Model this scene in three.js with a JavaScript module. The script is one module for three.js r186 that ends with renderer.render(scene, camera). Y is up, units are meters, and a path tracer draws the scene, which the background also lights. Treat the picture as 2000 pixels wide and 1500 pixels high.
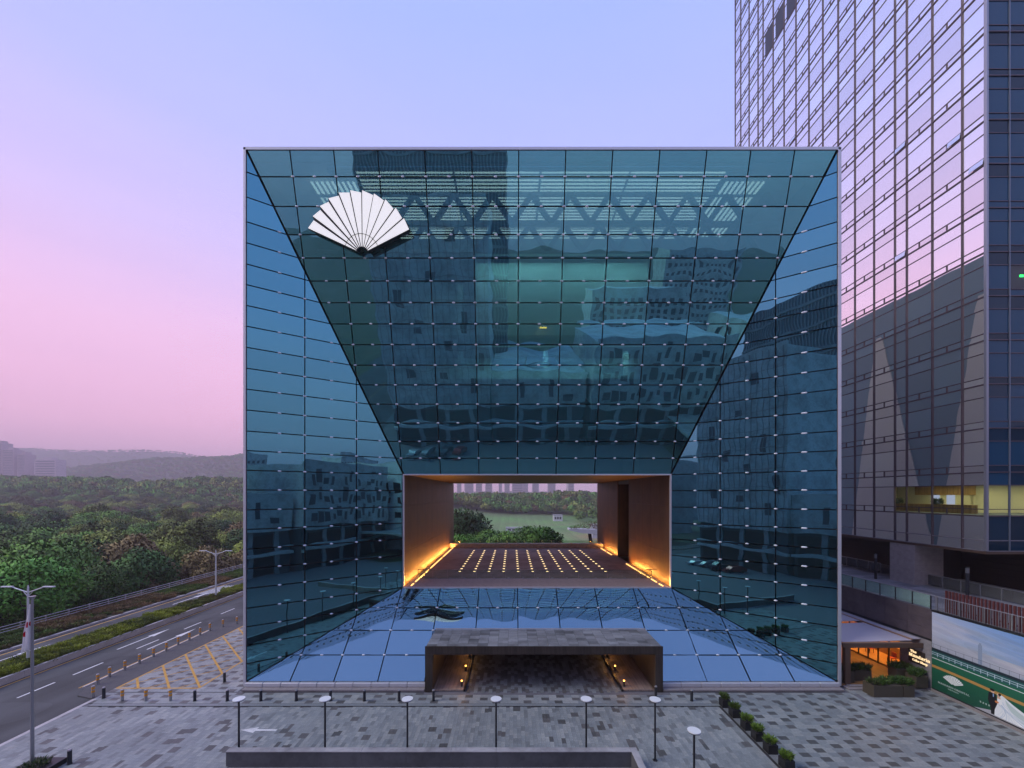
import * as THREE from 'three';
import { mergeGeometries } from 'three/addons/utils/BufferGeometryUtils.js';
import { RoundedBoxGeometry } from 'three/addons/geometries/RoundedBoxGeometry.js';
import { TextGeometry } from 'three/addons/geometries/TextGeometry.js';
import { FontLoader } from 'three/addons/loaders/FontLoader.js';
import { RectAreaLightUniformsLib } from 'three/addons/lights/RectAreaLightUniformsLib.js';
RectAreaLightUniformsLib.init();

// ---------------------------------------------------------------- camera, sky, sun, exposure
const scene = new THREE.Scene();
const F = 775;                                   // focal length in pixels of the 2000 px wide photograph
const camera = new THREE.PerspectiveCamera(2 * Math.atan(965 / F) * 180 / Math.PI, 2000 / 1930, 0.5, 12000);
camera.position.set(0, 16, 0);                   // looks level; the lens is shifted up
camera.setViewOffset(2000, 1930, 0, 0, 2000, 1500);
scene.add(camera);

const SKY_STRENGTH = 1.2;
{
  const W = 1024, H = 512, data = new Float32Array(W * H * 4);
  const stops = [[-90, .30, .26, .34], [-2, .82, .49, .65], [2, 1.10, .57, .79], [8, 1.10, .58, .83], [17, .94, .58, .87], [27, .68, .56, .96], [37, .49, .52, 1.04], [50, .37, .48, 1.06], [90, .30, .43, 1.0]];
  const blueStops = [[-90, .26, .27, .36], [-2, .50, .46, .56], [2, .64, .57, .70], [10, .62, .58, .80], [22, .48, .53, .94], [38, .40, .50, 1.02], [55, .35, .47, 1.04], [90, .30, .43, 1.0]];
  const at = (S, e) => { let i = 0; while (i < S.length - 2 && e > S[i + 1][0]) i++; const a = S[i], b = S[i + 1]; let t = Math.min(1, Math.max(0, (e - a[0]) / (b[0] - a[0]))); return [1, 2, 3].map((k) => a[k] + (b[k] - a[k]) * t); };
  const wave = (x, y, z) => { let v = 0, a = .5, f = 1; for (let o = 0; o < 4; o++, a *= .55, f *= 2.1) v += a * (.5 + .5 * Math.sin(f * (x * 1.3 + .8 * Math.sin(f * z * 1.1 + y)) + o) * Math.cos(f * (y * .9 + .7 * Math.sin(f * x * .6 + z * 1.7)) + 2 * o)); return v; };
  for (let r = 0; r < H; r++) {
    const e = ((r + .5) / H - .5) * 180, P = at(stops, e), B = at(blueStops, e);
    for (let c = 0; c < W; c++) {
      const a = ((c + .5) / W - .5) * 2 * Math.PI, cx = Math.cos(a), cz = Math.sin(a);
      const toSun = cx * -.86 + cz * -.51;       // the sunset side, to the left and ahead
      let k = .5 + .5 * toSun; k = k * k * (3 - 2 * k);
      // faint, wide wisps of high cloud
      const px = 3.2 * cx, pz = 3.2 * cz, ey = e * .22, wisp = (wave(px, pz + ey * .6, ey) - .5) * .10 * Math.max(0, Math.min(1, (e + 2) / 8)) * Math.max(0, Math.min(1, (60 - e) / 30));
      for (let j = 0; j < 3; j++) data[(r * W + c) * 4 + j] = (B[j] + (P[j] - B[j]) * k) * (1 + wisp * [1.2, .8, .5][j]);
      data[(r * W + c) * 4 + 3] = 1;
    }
  }
  const t = new THREE.DataTexture(data, W, H, THREE.RGBAFormat, THREE.FloatType);
  t.mapping = THREE.EquirectangularReflectionMapping; t.magFilter = t.minFilter = THREE.LinearFilter; t.needsUpdate = true;
  scene.background = t; scene.environment = t;
  scene.backgroundIntensity = SKY_STRENGTH; scene.environmentIntensity = SKY_STRENGTH;
}
const sun = new THREE.DirectionalLight(new THREE.Color(1.0, .95, .80), 2.3);
sun.position.set(-100, 90, 20); sun.castShadow = true; sun.shadow.radius = 60; sun.shadow.mapSize.set(2048, 2048);
Object.assign(sun.shadow.camera, { left: -120, right: 120, top: 120, bottom: -120, near: 1, far: 400 });
scene.add(sun);
scene.fog = new THREE.FogExp2(new THREE.Color(.99, .84, .91), .00037);

const renderer = new THREE.WebGLRenderer({ antialias: true });
renderer.toneMapping = THREE.LinearToneMapping; renderer.toneMappingExposure = 1.0;
renderer.shadowMap.enabled = true; renderer.shadowMap.type = THREE.PCFSoftShadowMap;

// ---------------------------------------------------------------- helpers
function rng(seed) { let s = seed >>> 0; return () => { s = (s + 0x6d2b79f5) | 0; let t = Math.imul(s ^ (s >>> 15), 1 | s); t = (t + Math.imul(t ^ (t >>> 7), 61 | t)) ^ t; return ((t ^ (t >>> 14)) >>> 0) / 4294967296; }; }
const V = (x, y, z) => new THREE.Vector3(x, y, z);
const C = (r, g, b) => new THREE.Color().setRGB(r, g, b);
const used = {};
function numbered(name) { const n = used[name] = (used[name] ?? -1) + 1; return n ? name + '_' + String(n).padStart(3, '0') : name; }
function tag(o, label, category, group, kind) {
  if (label) o.userData.label = label; if (category) o.userData.category = category;
  if (group) o.userData.group = group; if (kind) o.userData.kind = kind; return o;
}
function thing(name, label, category, pos = [0, 0, 0], turn = 0, group) {
  const o = new THREE.Group(); o.name = numbered(name); o.position.set(...pos); o.rotation.y = turn; scene.add(o);
  return tag(o, label, category, group);
}
function part(name, geometry, material, parent, pos, rot) {
  const m = new THREE.Mesh(geometry, material); m.name = name; m.castShadow = m.receiveShadow = true;
  if (pos) m.position.set(...pos); if (rot) m.rotation.set(...rot); parent.add(m); return m;
}
function whole(name, geometry, material, label, category, group) {
  const m = new THREE.Mesh(geometry, material); m.name = numbered(name); m.castShadow = m.receiveShadow = true; scene.add(m); return tag(m, label, category, group);
}
function struct(name, geometry, material, label) { const m = whole(name, geometry, material, label); m.userData.kind = 'structure'; return m; }
function copy(o, pos, turn, label) { const c = o.clone(); c.name = numbered(o.name.replace(/_\d{3}$/, '')); c.userData = { ...o.userData }; if (pos) c.position.set(...pos); if (turn !== undefined) c.rotation.y = turn; if (label) c.userData.label = label; scene.add(c); return c; }
function clean(g) { g = g.index ? g.toNonIndexed() : g; for (const k of Object.keys(g.attributes)) if (!['position', 'normal', 'uv', 'color'].includes(k)) g.deleteAttribute(k); return g; }
function merge(list) {
  list = list.map(clean); const col = list.some((g) => g.attributes.color);
  for (const g of list) { if (!g.attributes.uv) g.setAttribute('uv', new THREE.BufferAttribute(new Float32Array(g.attributes.position.count * 2), 2)); if (col && !g.attributes.color) g.setAttribute('color', new THREE.BufferAttribute(new Float32Array(g.attributes.position.count * 3).fill(1), 3)); }
  return mergeGeometries(list);
}
// box between two corners
function bx(x0, y0, z0, x1, y1, z1, r = 0) {
  const w = Math.abs(x1 - x0), h = Math.abs(y1 - y0), d = Math.abs(z1 - z0);
  const g = r ? new RoundedBoxGeometry(w, h, d, 1, r) : new THREE.BoxGeometry(w, h, d);
  g.translate((x0 + x1) / 2, (y0 + y1) / 2, (z0 + z1) / 2); return muv(g);
}
// uv in metres from the face that a vertex lies on
function muv(g) {
  const p = g.attributes.position, n = g.attributes.normal, uv = new Float32Array(p.count * 2);
  for (let i = 0; i < p.count; i++) {
    const ax = Math.abs(n.getX(i)), ay = Math.abs(n.getY(i)), az = Math.abs(n.getZ(i));
    if (ay >= ax && ay >= az) { uv[2 * i] = p.getX(i); uv[2 * i + 1] = p.getZ(i); } else if (ax >= az) { uv[2 * i] = p.getZ(i); uv[2 * i + 1] = p.getY(i); } else { uv[2 * i] = p.getX(i); uv[2 * i + 1] = p.getY(i); }
  }
  g.setAttribute('uv', new THREE.BufferAttribute(uv, 2)); return g;
}
// bar with a rectangular section between two points; `out` is the way its depth points
function bar(a, b, width, depth, out) {
  const L = a.distanceTo(b), d = b.clone().sub(a).normalize(), o = out.clone().addScaledVector(d, -out.dot(d)).normalize(), s = new THREE.Vector3().crossVectors(o, d);
  const g = new THREE.BoxGeometry(width, L, depth); const m = new THREE.Matrix4().makeBasis(s, d, o).setPosition(a.clone().add(b).multiplyScalar(.5)); return g.applyMatrix4(m);
}
function rod(a, b, r0, r1 = r0, seg = 8) {
  const L = a.distanceTo(b), g = new THREE.CylinderGeometry(r1, r0, L, seg); const q = new THREE.Quaternion().setFromUnitVectors(V(0, 1, 0), b.clone().sub(a).normalize());
  return g.applyMatrix4(new THREE.Matrix4().compose(a.clone().add(b).multiplyScalar(.5), q, V(1, 1, 1)));
}
const smooth = (a, b, x) => { const t = Math.min(1, Math.max(0, (x - a) / (b - a))); return t * t * (3 - 2 * t); };
// value noise, tileable with period p
function hash2(x, y, s) { let h = Math.imul(x, 374761393) ^ Math.imul(y, 668265263) ^ Math.imul(s, 1442695041); h = Math.imul(h ^ (h >>> 13), 1274126177); return ((h ^ (h >>> 16)) >>> 0) / 4294967296; }
function vnoise(x, y, p, s) {
  const xi = Math.floor(x), yi = Math.floor(y), fx = x - xi, fy = y - yi, u = fx * fx * (3 - 2 * fx), v = fy * fy * (3 - 2 * fy), m = (k) => p ? ((k % p) + p) % p : k;
  const a = hash2(m(xi), m(yi), s), b = hash2(m(xi + 1), m(yi), s), c = hash2(m(xi), m(yi + 1), s), d = hash2(m(xi + 1), m(yi + 1), s);
  return a + (b - a) * u + (c - a) * v + (a - b - c + d) * u * v;
}
// texture whose value at u, v (0..1) comes from fn -> [r, g, b] in 0..1 sRGB
function tex(n, fn, srgb = true, rep = 1) {
  const d = new Uint8Array(n * n * 4);
  for (let y = 0; y < n; y++) for (let x = 0; x < n; x++) { const c = fn(x / n, y / n, x, y), k = (y * n + x) * 4; for (let j = 0; j < 3; j++) d[k + j] = Math.max(0, Math.min(255, (Array.isArray(c) ? c[j] : c) * 255)); d[k + 3] = 255; }
  const t = new THREE.DataTexture(d, n, n); t.wrapS = t.wrapT = THREE.RepeatWrapping; t.magFilter = THREE.LinearFilter; t.minFilter = THREE.LinearMipmapLinearFilter; t.generateMipmaps = true;
  if (srgb) t.colorSpace = THREE.SRGBColorSpace; t.repeat.set(rep, rep); t.needsUpdate = true; return t;
}
const speckle = tex(256, (u, v, x, y) => { const a = .84 + .10 * vnoise(u * 8, v * 8, 8, 3) + .10 * vnoise(u * 64, v * 64, 64, 5) + .10 * (hash2(x, y, 9) - .5); return a; }, true, .5);
const mottle = tex(256, (u, v, x, y) => .72 + .2 * vnoise(u * 5, v * 5, 5, 13) + .14 * vnoise(u * 17, v * 17, 17, 15) + .08 * vnoise(u * 60, v * 60, 60, 17), true, .12);
const streak = tex(256, (u, v, x, y) => .66 + .22 * vnoise(u * 90, v * 3, 0, 21) + .16 * vnoise(u * 24, v * 2, 0, 23) + .12 * vnoise(u * 6, v * 5, 0, 27), true, .25);
const asphaltTex = tex(512, (u, v, x, y) => .62 + .22 * vnoise(u * 6, v * 6, 6, 31) + .26 * vnoise(u * 14, v * 2, 0, 35) + .1 * (vnoise(u * 3, v * 3, 3, 37) > .72 ? 1 : 0) + .12 * (hash2(x, y, 33) - .5), true, .08);
const grimeRough = tex(256, (u, v) => .55 + .3 * vnoise(u * 9, v * 9, 9, 41) + .15 * vnoise(u * 40, v * 40, 40, 43), false, .3);
const std = (c, rough = .7, metal = 0, more = {}) => new THREE.MeshStandardMaterial({ color: c, roughness: rough, metalness: metal, ...more });
const M = {
  alu: std(C(.58, .58, .61), .42, .35), gasket: std(C(.012, .013, .018), .55), fitting: std(C(.85, .85, .87), .35, .3),
  plinth: std(C(.30, .27, .27), .7, 0, { map: speckle }), paleStone: std(C(.50, .47, .47), .6, 0, { map: speckle }),
  copper: std(C(.115, .05, .019), .5, .2, { map: streak }), copperDark: std(C(.06, .032, .02), .5, .3, { map: streak }), bronze: std(C(.07, .055, .045), .5, .4, { map: streak }),
  terrace: std(C(.43, .36, .32), .75, 0, { map: mottle }), terraceEdge: std(C(.42, .33, .29), .7, 0, { map: speckle }), slate: [.19, .23, .27, .31, .14].map((v, i) => std(C(v, v * 1.03, v * 1.08), .72, 0, { map: mottle })),
  dark: std(C(.02, .02, .022), .8), paneDark: std(C(.09, .10, .12), .3), black: std(C(.012, .012, .014), .4), white: std(C(.78, .78, .8), .5), steel: std(C(.36, .36, .38), .4, .6), poleDark: std(C(.035, .038, .045), .45, .4),
  concrete: std(C(.38, .37, .38), .8, 0, { map: mottle }), whiteWall: std(C(.62, .61, .60), .75, 0, { map: mottle }), paint: std(C(.74, .74, .74), .7, 0, { map: speckle }), yellow: std(C(.62, .34, .06), .7, 0, { map: speckle }),
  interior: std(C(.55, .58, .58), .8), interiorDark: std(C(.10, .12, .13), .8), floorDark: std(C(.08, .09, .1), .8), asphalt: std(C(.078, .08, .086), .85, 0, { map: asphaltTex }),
};
const glow = (r, g, b, k) => new THREE.MeshStandardMaterial({ color: C(.1, .1, .1), emissive: C(r, g, b), emissiveIntensity: k, roughness: .6 });

// ---------------------------------------------------------------- terrain
const rectOut = (x, z, x0, x1, z0, z1) => Math.hypot(Math.max(x0 - x, 0, x - x1), Math.max(z0 - z, 0, z - z1));
function rnoise(x, z, s) { return vnoise(x / s, z / s, 0, 51) * 2 - 1; }
function ground(x, z) {
  const flat = rectOut(x, z, -57.5, 230, -79, 420);
  let h = -.6 - 9.4 * smooth(0, 24, flat);
  if (flat > 60) {
    const r1 = (smooth(-260, -420, x) * 37 + smooth(-280, -150, x) * (1 - smooth(350, 800, x)) * 15) * Math.exp(-(((z + 590 + 40 * rnoise(x, 0, 300)) / 130) ** 2));
    const t2 = x < -1190 ? 202 + (x + 1190) * .088 : 202 - smooth(-950, -420, x) * 196; const r2 = Math.max(0, t2) * (1 + .05 * rnoise(x, 5, 140)) * Math.exp(-(((z + 1750 + 60 * rnoise(x, 9, 400)) / 330) ** 2));
    const t3 = 300 + 34 * Math.exp(-(((x + 3400) / 350) ** 2)) + 22 * Math.exp(-(((x + 2500) / 260) ** 2)) - 70 * smooth(-2400, -1700, x) - 190 * smooth(-1700, -900, x); const r3 = Math.max(0, t3) * Math.exp(-(((z + 2700) / 600) ** 2));
    const r4 = 92 * Math.exp(-(((z - 1100) / 330) ** 2)) * (.7 + .3 * rnoise(x, 3, 500));
    const far = smooth(60, 300, flat); h += far * (Math.max(r1, r2, r3, r4) + 5 * rnoise(x, z, 75) + 8 * rnoise(x + 70, z, 260) * smooth(500, 900, -z));
  }
  return h;
}
{
  const NR = 120, NA = 288, pos = [], col = [], idx = [], uv = [];
  for (let i = 0; i <= NR; i++) { const r = 4 * Math.pow(4200 / 4, i / NR); for (let j = 0; j <= NA; j++) {
    const a = j / NA * 2 * Math.PI, x = Math.cos(a) * r, z = Math.sin(a) * r; pos.push(x, ground(x, z), z); uv.push(x, z);
    const field = smooth(-150, -90, x) * (1 - smooth(160, 260, x)) * smooth(130, 190, -z) * (1 - smooth(420, 470, -z)), n = vnoise(x / 22, z / 22, 0, 61), n2 = vnoise(x / 60, z / 60, 0, 63);
    const f = [.055 + .03 * n, .072 + .03 * n, .03 + .012 * n], g = [.10 + .15 * n2, .20 + .10 * n, .06 + .05 * n2]; const soil = field * smooth(.74, .82, n2) ;
    for (let k = 0; k < 3; k++) col.push(f[k] + (g[k] - f[k]) * field + soil * [.12, .0, .0][k]);
  } }
  for (let i = 0; i < NR; i++) for (let j = 0; j < NA; j++) { const a = i * (NA + 1) + j, b = a + NA + 1; idx.push(a, a + 1, b, b, a + 1, b + 1); }
  const g = new THREE.BufferGeometry(); g.setAttribute('position', new THREE.Float32BufferAttribute(pos, 3)); g.setAttribute('color', new THREE.Float32BufferAttribute(col, 3)); g.setAttribute('uv', new THREE.Float32BufferAttribute(uv, 2)); g.setIndex(idx); g.computeVertexNormals();
  struct('hills', g, std(C(1, 1, 1), .95, 0, { vertexColors: true, map: mottle }), 'green valley floor and wooded hills reaching to the hazy horizon');
}

// ---------------------------------------------------------------- the glass hotel: outer frame and tunnel mouth, in metres
const D0 = 32.67, D1 = 40.0, XL = -21.84, XR = 26.77, YT = 44.29, YB = .57, ML = -10.92, MR = 15.98, MT = 17.96, MB = 6.6, CX = 2.49, TB = 74.4;
const hotel = thing('glass_hotel', 'large square blue glass hotel with a funnel-shaped front around a lit open terrace', 'building');
const FACES = {
  top: { poly: [[XL, YT], [XR, YT], [MR, MT], [ML, MT]], z: (x, e) => D0 + (YT - e) / (YT - MT) * (D1 - D0) },
  bottom: { poly: [[XL, YB], [ML, MB], [MR, MB], [XR, YB]], z: (x, e) => D0 + (e - YB) / (MB - YB) * (D1 - D0) },
  left: { poly: [[XL, YB], [XL, YT], [ML, MT], [ML, MB]], z: (x) => D0 + (x - XL) / (ML - XL) * (D1 - D0) },
  right: { poly: [[XR, YT], [XR, YB], [MR, MB], [MR, MT]], z: (x) => D0 + (XR - x) / (XR - MR) * (D1 - D0) },
};
const ROWS = [YT, 42.52, 40.45, 38.42, 36.69, 34.94, 33.24, 31.53, 29.82, 28.08, 26.36, 24.64, 22.92, 21.19, 19.58, MT, 16.34, 14.70, 13.09, 11.47, 9.84, 8.23, MB, 5.07, 3.54, 2.03, YB];
const COLS = [XL, ...[-20.79, -17.18, -13.56, -9.69, -5.81, -1.94, 1.94, 5.81, 9.69, 13.56, 17.18, 20.79].map((v) => v + CX), XR];
function clipConvex(subject, clip) {           // Sutherland-Hodgman; both convex
  let area = 0; for (let i = 0; i < clip.length; i++) { const a = clip[i], b = clip[(i + 1) % clip.length]; area += a[0] * b[1] - b[0] * a[1]; }
  const s = Math.sign(area); let out = subject;
  for (let i = 0; i < clip.length && out.length; i++) {
    const a = clip[i], b = clip[(i + 1) % clip.length], side = (p) => s * ((b[0] - a[0]) * (p[1] - a[1]) - (b[1] - a[1]) * (p[0] - a[0])); const inp = out; out = [];
    for (let j = 0; j < inp.length; j++) { const p = inp[j], q = inp[(j + 1) % inp.length], sp = side(p), sq = side(q); if (sp >= -1e-9) out.push(p); if ((sp > 1e-9 && sq < -1e-9) || (sp < -1e-9 && sq > 1e-9)) { const t = sp / (sp - sq); out.push([p[0] + (q[0] - p[0]) * t, p[1] + (q[1] - p[1]) * t]); } }
  }
  return out;
}
function polyArea(p) { let a = 0; for (let i = 0; i < p.length; i++) { const q = p[(i + 1) % p.length]; a += p[i][0] * q[1] - q[0] * p[i][1]; } return a / 2; }
function insetConvex(p, d) {
  if (polyArea(p) < 0) p = p.slice().reverse(); const n = p.length, L = [];
  for (let i = 0; i < n; i++) { const a = p[i], b = p[(i + 1) % n], l = Math.hypot(b[0] - a[0], b[1] - a[1]) || 1; L.push({ nx: -(b[1] - a[1]) / l, ny: (b[0] - a[0]) / l, c: (-(b[1] - a[1]) / l) * a[0] + ((b[0] - a[0]) / l) * a[1] + d }); }
  return L.map((l, i) => { const m = L[(i + n - 1) % n], D = m.nx * l.ny - m.ny * l.nx; return Math.abs(D) < 1e-6 ? p[i] : [(m.c * l.ny - l.c * m.ny) / D, (m.nx * l.c - l.nx * m.c) / D]; });
}
// coated glass: it mirrors with a blue-green tint and lets some light through
const glassOf = (r, g, b, m) => new THREE.MeshPhysicalMaterial({ color: C(r, g, b), metalness: m, roughness: .012, transmission: 1, thickness: 0, ior: 1.5, side: THREE.DoubleSide });
const GLASS = { top: [glassOf(.105, .40, .45, .86), glassOf(.115, .425, .48, .86), glassOf(.10, .39, .46, .86)], side: [glassOf(.105, .335, .405, .97), glassOf(.113, .355, .425, .97), glassOf(.10, .32, .385, .97)], bottom: [glassOf(.225, .345, .375, .97), glassOf(.235, .36, .39, .97), glassOf(.215, .335, .365, .97)] };
GLASS.left = GLASS.right = GLASS.side;
const rg = rng(77);
let paneCount = 0; const smallPanes = [];
// a pane: a finely divided sheet that is bowed and tilted by a few millimetres, as toughened glass is
function paneGeometry(poly, face, wob) {
  const to3 = (x, e) => V(x, e, -FACES[face].z(x, e)); const o = to3(0, 0), ex = to3(1, 0).sub(o), ee = to3(0, 1).sub(o);
  const nrm = new THREE.Vector3().crossVectors(ex, ee).normalize(); if (nrm.z < 0) nrm.negate();
  let x0 = 1e9, x1 = -1e9, y0 = 1e9, y1 = -1e9; for (const [x, y] of poly) { x0 = Math.min(x0, x); x1 = Math.max(x1, x); y0 = Math.min(y0, y); y1 = Math.max(y1, y); }
  const A = (.8 + .9 * rg()) * wob, tx = (rg() - .5) * .0035 * wob, ty = (rg() - .5) * .0045 * wob, ph = rg() * 6.3, ph2 = rg() * 6.3;
  const f = (x, y) => { const u = (x - x0) / (x1 - x0), v = (y - y0) / (y1 - y0); return .0016 * A * 16 * u * (1 - u) * v * (1 - v) + tx * (x - x0) + ty * (y - y0) + .0007 * A * Math.sin(7 * u + ph) * Math.sin(5 * v + ph2); };
  const NX = 10, NY = 7, pos = [], nor = [], uv = [], idx = [];
  const quad = poly.length === 4 ? poly : null;
  const put = (x, y) => { const e = .01, fx = (f(x + e, y) - f(x - e, y)) / (2 * e) / ex.length(), fy = (f(x, y + e) - f(x, y - e)) / (2 * e) / ee.length(); const p = to3(x, y).addScaledVector(nrm, f(x, y)); const n = nrm.clone().addScaledVector(ex.clone().normalize(), -fx).addScaledVector(ee.clone().normalize(), -fy).normalize(); pos.push(p.x, p.y, p.z); nor.push(n.x, n.y, n.z); uv.push(x, y); return pos.length / 3 - 1; };
  if (quad) {
    for (let j = 0; j <= NY; j++) for (let i = 0; i <= NX; i++) { const u = i / NX, v = j / NY, L = (a, b, t) => [a[0] + (b[0] - a[0]) * t, a[1] + (b[1] - a[1]) * t], p = L(L(quad[0], quad[1], u), L(quad[3], quad[2], u), v); put(p[0], p[1]); }
    for (let j = 0; j < NY; j++) for (let i = 0; i < NX; i++) { const a = j * (NX + 1) + i, b = a + NX + 1; idx.push(a, a + 1, b, b, a + 1, b + 1); }
  } else {
    const c = poly.reduce((s, p) => [s[0] + p[0] / poly.length, s[1] + p[1] / poly.length], [0, 0]), R = 5, ring = [];
    const edge = []; for (let i = 0; i < poly.length; i++) { const a = poly[i], b = poly[(i + 1) % poly.length]; for (let k = 0; k < 5; k++) edge.push([a[0] + (b[0] - a[0]) * k / 5, a[1] + (b[1] - a[1]) * k / 5]); }
    for (let r = 1; r <= R; r++) ring.push(edge.map((p) => put(c[0] + (p[0] - c[0]) * r / R, c[1] + (p[1] - c[1]) * r / R))); const cc = put(c[0], c[1]), n = edge.length;
    for (let i = 0; i < n; i++) { idx.push(cc, ring[0][i], ring[0][(i + 1) % n]); for (let r = 0; r < R - 1; r++) { const a = ring[r][i], b = ring[r][(i + 1) % n], d = ring[r + 1][i], e = ring[r + 1][(i + 1) % n]; idx.push(a, d, b, b, d, e); } }
  }
  const g = new THREE.BufferGeometry(); g.setAttribute('position', new THREE.Float32BufferAttribute(pos, 3)); g.setAttribute('normal', new THREE.Float32BufferAttribute(nor, 3)); g.setAttribute('uv', new THREE.Float32BufferAttribute(uv, 2));
  // wind the faces so that they agree with the normals
  const P = (i) => V(pos[3 * i], pos[3 * i + 1], pos[3 * i + 2]); const k = new THREE.Vector3().crossVectors(P(idx[1]).sub(P(idx[0])), P(idx[2]).sub(P(idx[0])));
  if (k.dot(nrm) < 0) for (let i = 0; i < idx.length; i += 3) [idx[i + 1], idx[i + 2]] = [idx[i + 2], idx[i + 1]];
  g.setIndex(idx); return g;
}
const CANOPY = { x0: -7.03, x1: 12.2, top: 3.54, z0: 32.04, z1: 36.28 };
const fittings = [];
for (const face of ['top', 'left', 'right', 'bottom']) {
  const F0 = FACES[face], to3 = (x, e) => V(x, e, -F0.z(x, e)), o = to3(0, 0), nrm = new THREE.Vector3().crossVectors(to3(1, 0).sub(o), to3(0, 1).sub(o)).normalize(); if (nrm.z < 0) nrm.negate();
  F0.normal = nrm; F0.to3 = to3;
  const inside = (x, e) => { const p = clipConvex([[x - .01, e - .01], [x + .01, e - .01], [x + .01, e + .01], [x - .01, e + .01]], F0.poly); return p.length > 2 && Math.abs(polyArea(p)) > 3.9e-4; };
  for (let r = 0; r < ROWS.length - 1; r++) for (let c = 0; c < COLS.length - 1; c++) {
    let polys = [[[COLS[c], ROWS[r + 1]], [COLS[c + 1], ROWS[r + 1]], [COLS[c + 1], ROWS[r]], [COLS[c], ROWS[r]]]];
    if (face === 'bottom' && ROWS[r] <= CANOPY.top + .01) polys = polys.flatMap(([a, b, d, e]) => { const o = []; if (a[0] < CANOPY.x0) o.push([a, [Math.min(b[0], CANOPY.x0), b[1]], [Math.min(b[0], CANOPY.x0), d[1]], e]); if (b[0] > CANOPY.x1) o.push([[Math.max(a[0], CANOPY.x1), a[1]], b, d, [Math.max(a[0], CANOPY.x1), e[1]]]); return o; });
    for (let p of polys) {
      p = clipConvex(p, F0.poly); if (p.length < 3 || Math.abs(polyArea(p)) < .02) continue; p = insetConvex(p, .016);
      const q = p.filter((a, i) => { const b = p[(i + 1) % p.length]; return Math.hypot(a[0] - b[0], a[1] - b[1]) > .01; }); if (q.length < 3) continue;
      const k = GLASS[face][Math.floor(rg() * 3)];
      const g = paneGeometry(q, face, face === 'bottom' ? 2.8 : face === 'top' ? 1.5 : 1.0);
      const small = Math.abs(polyArea(q)) < 1.2 || paneCount >= 300; if (small) smallPanes.push([g, k]); else { part('glass_pane', g, k, hotel); paneCount++; }
    }
  }
  // joints: a dark seal along every row and column
  const seg = (a, b) => { // clip a line to the face
    let t0 = 0, t1 = 1; const d = [b[0] - a[0], b[1] - a[1]], P = F0.poly, s = Math.sign(polyArea(P));
    for (let i = 0; i < P.length; i++) { const p = P[i], q = P[(i + 1) % P.length], nx = -s * (q[1] - p[1]), ny = s * (q[0] - p[0]), k = nx * d[0] + ny * d[1], c = nx * (a[0] - p[0]) + ny * (a[1] - p[1]); if (Math.abs(k) < 1e-9) { if (c < 0) return null; } else { const t = -c / k; if (k > 0) t0 = Math.max(t0, t); else t1 = Math.min(t1, t); } }
    return t1 - t0 < .002 ? null : [[a[0] + d[0] * t0, a[1] + d[1] * t0], [a[0] + d[0] * t1, a[1] + d[1] * t1]];
  };
  const addBar = (a, b, w, dep = .05, lift = .012) => part('joint_seal', bar(to3(...a).addScaledVector(nrm, lift - dep / 2), to3(...b).addScaledVector(nrm, lift - dep / 2), w, dep, nrm), M.gasket, hotel);
  for (const e of ROWS.slice(1, -1)) {
    const s = seg([XL - 1, e], [XR + 1, e]); if (!s || s[1][0] - s[0][0] < .3) continue;
    if (Math.abs(e - MT) < .01 && face === 'top' || Math.abs(e - MB) < .01 && face === 'bottom') continue;
    const cut = face === 'bottom' && e < CANOPY.top - .01;
    if (cut) { addBar(s[0], [CANOPY.x0 - .02, e], .085); addBar([CANOPY.x1 + .02, e], s[1], .085); } else addBar(s[0], s[1], .085);
    for (let c = 0; c < COLS.length - 1; c++) for (const x of c ? [COLS[c], (COLS[c] + COLS[c + 1]) / 2] : [(COLS[c] + COLS[c + 1]) / 2]) {
      const xx = (face === 'left' && c === 1 && x > COLS[1]) ? x : x; if (!inside(xx - .35, e) || !inside(xx + .35, e)) continue; if (cut && xx > CANOPY.x0 - .3 && xx < CANOPY.x1 + .3) continue;
      if (c === 0) continue; fittings.push([to3(xx, e).addScaledVector(nrm, .02), nrm, face]);
    }
    if (face === 'left') { const x = -19.9; if (inside(x + .3, e) && inside(x - .3, e)) fittings.push([to3(x, e).addScaledVector(nrm, .02), nrm, face]); }
    if (face === 'right') { const x = 24.9; if (inside(x + .3, e) && inside(x - .3, e)) fittings.push([to3(x, e).addScaledVector(nrm, .02), nrm, face]); }
  }
  for (const x of COLS.slice(1, -1)) {
    if ((face === 'left' || face === 'right') && (x < ML && face === 'right')) continue;
    const s = seg([x, 0], [x, 46]); if (!s || s[1][1] - s[0][1] < .3) continue; if (face === 'left' && x > -14) continue; if (face === 'right' && x < 18) continue;
    if ((face === 'left' && x < -17.5 && x < -18.5)) continue;
    const cut = face === 'bottom' && x > CANOPY.x0 && x < CANOPY.x1; if (cut) s[0][1] = CANOPY.top + .06; if (s[1][1] - s[0][1] > .3) addBar(s[0], s[1], .085, .055, .015);
  }
}
if (smallPanes.length) {
  const by = new Map(); for (const [g, m] of smallPanes) by.set(m, [...(by.get(m) ?? []), g]);
  for (const [m, list] of by) { const p = part('glass_pane_edges', merge(list), m, hotel); p.userData.kind = 'stuff'; }
}
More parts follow.
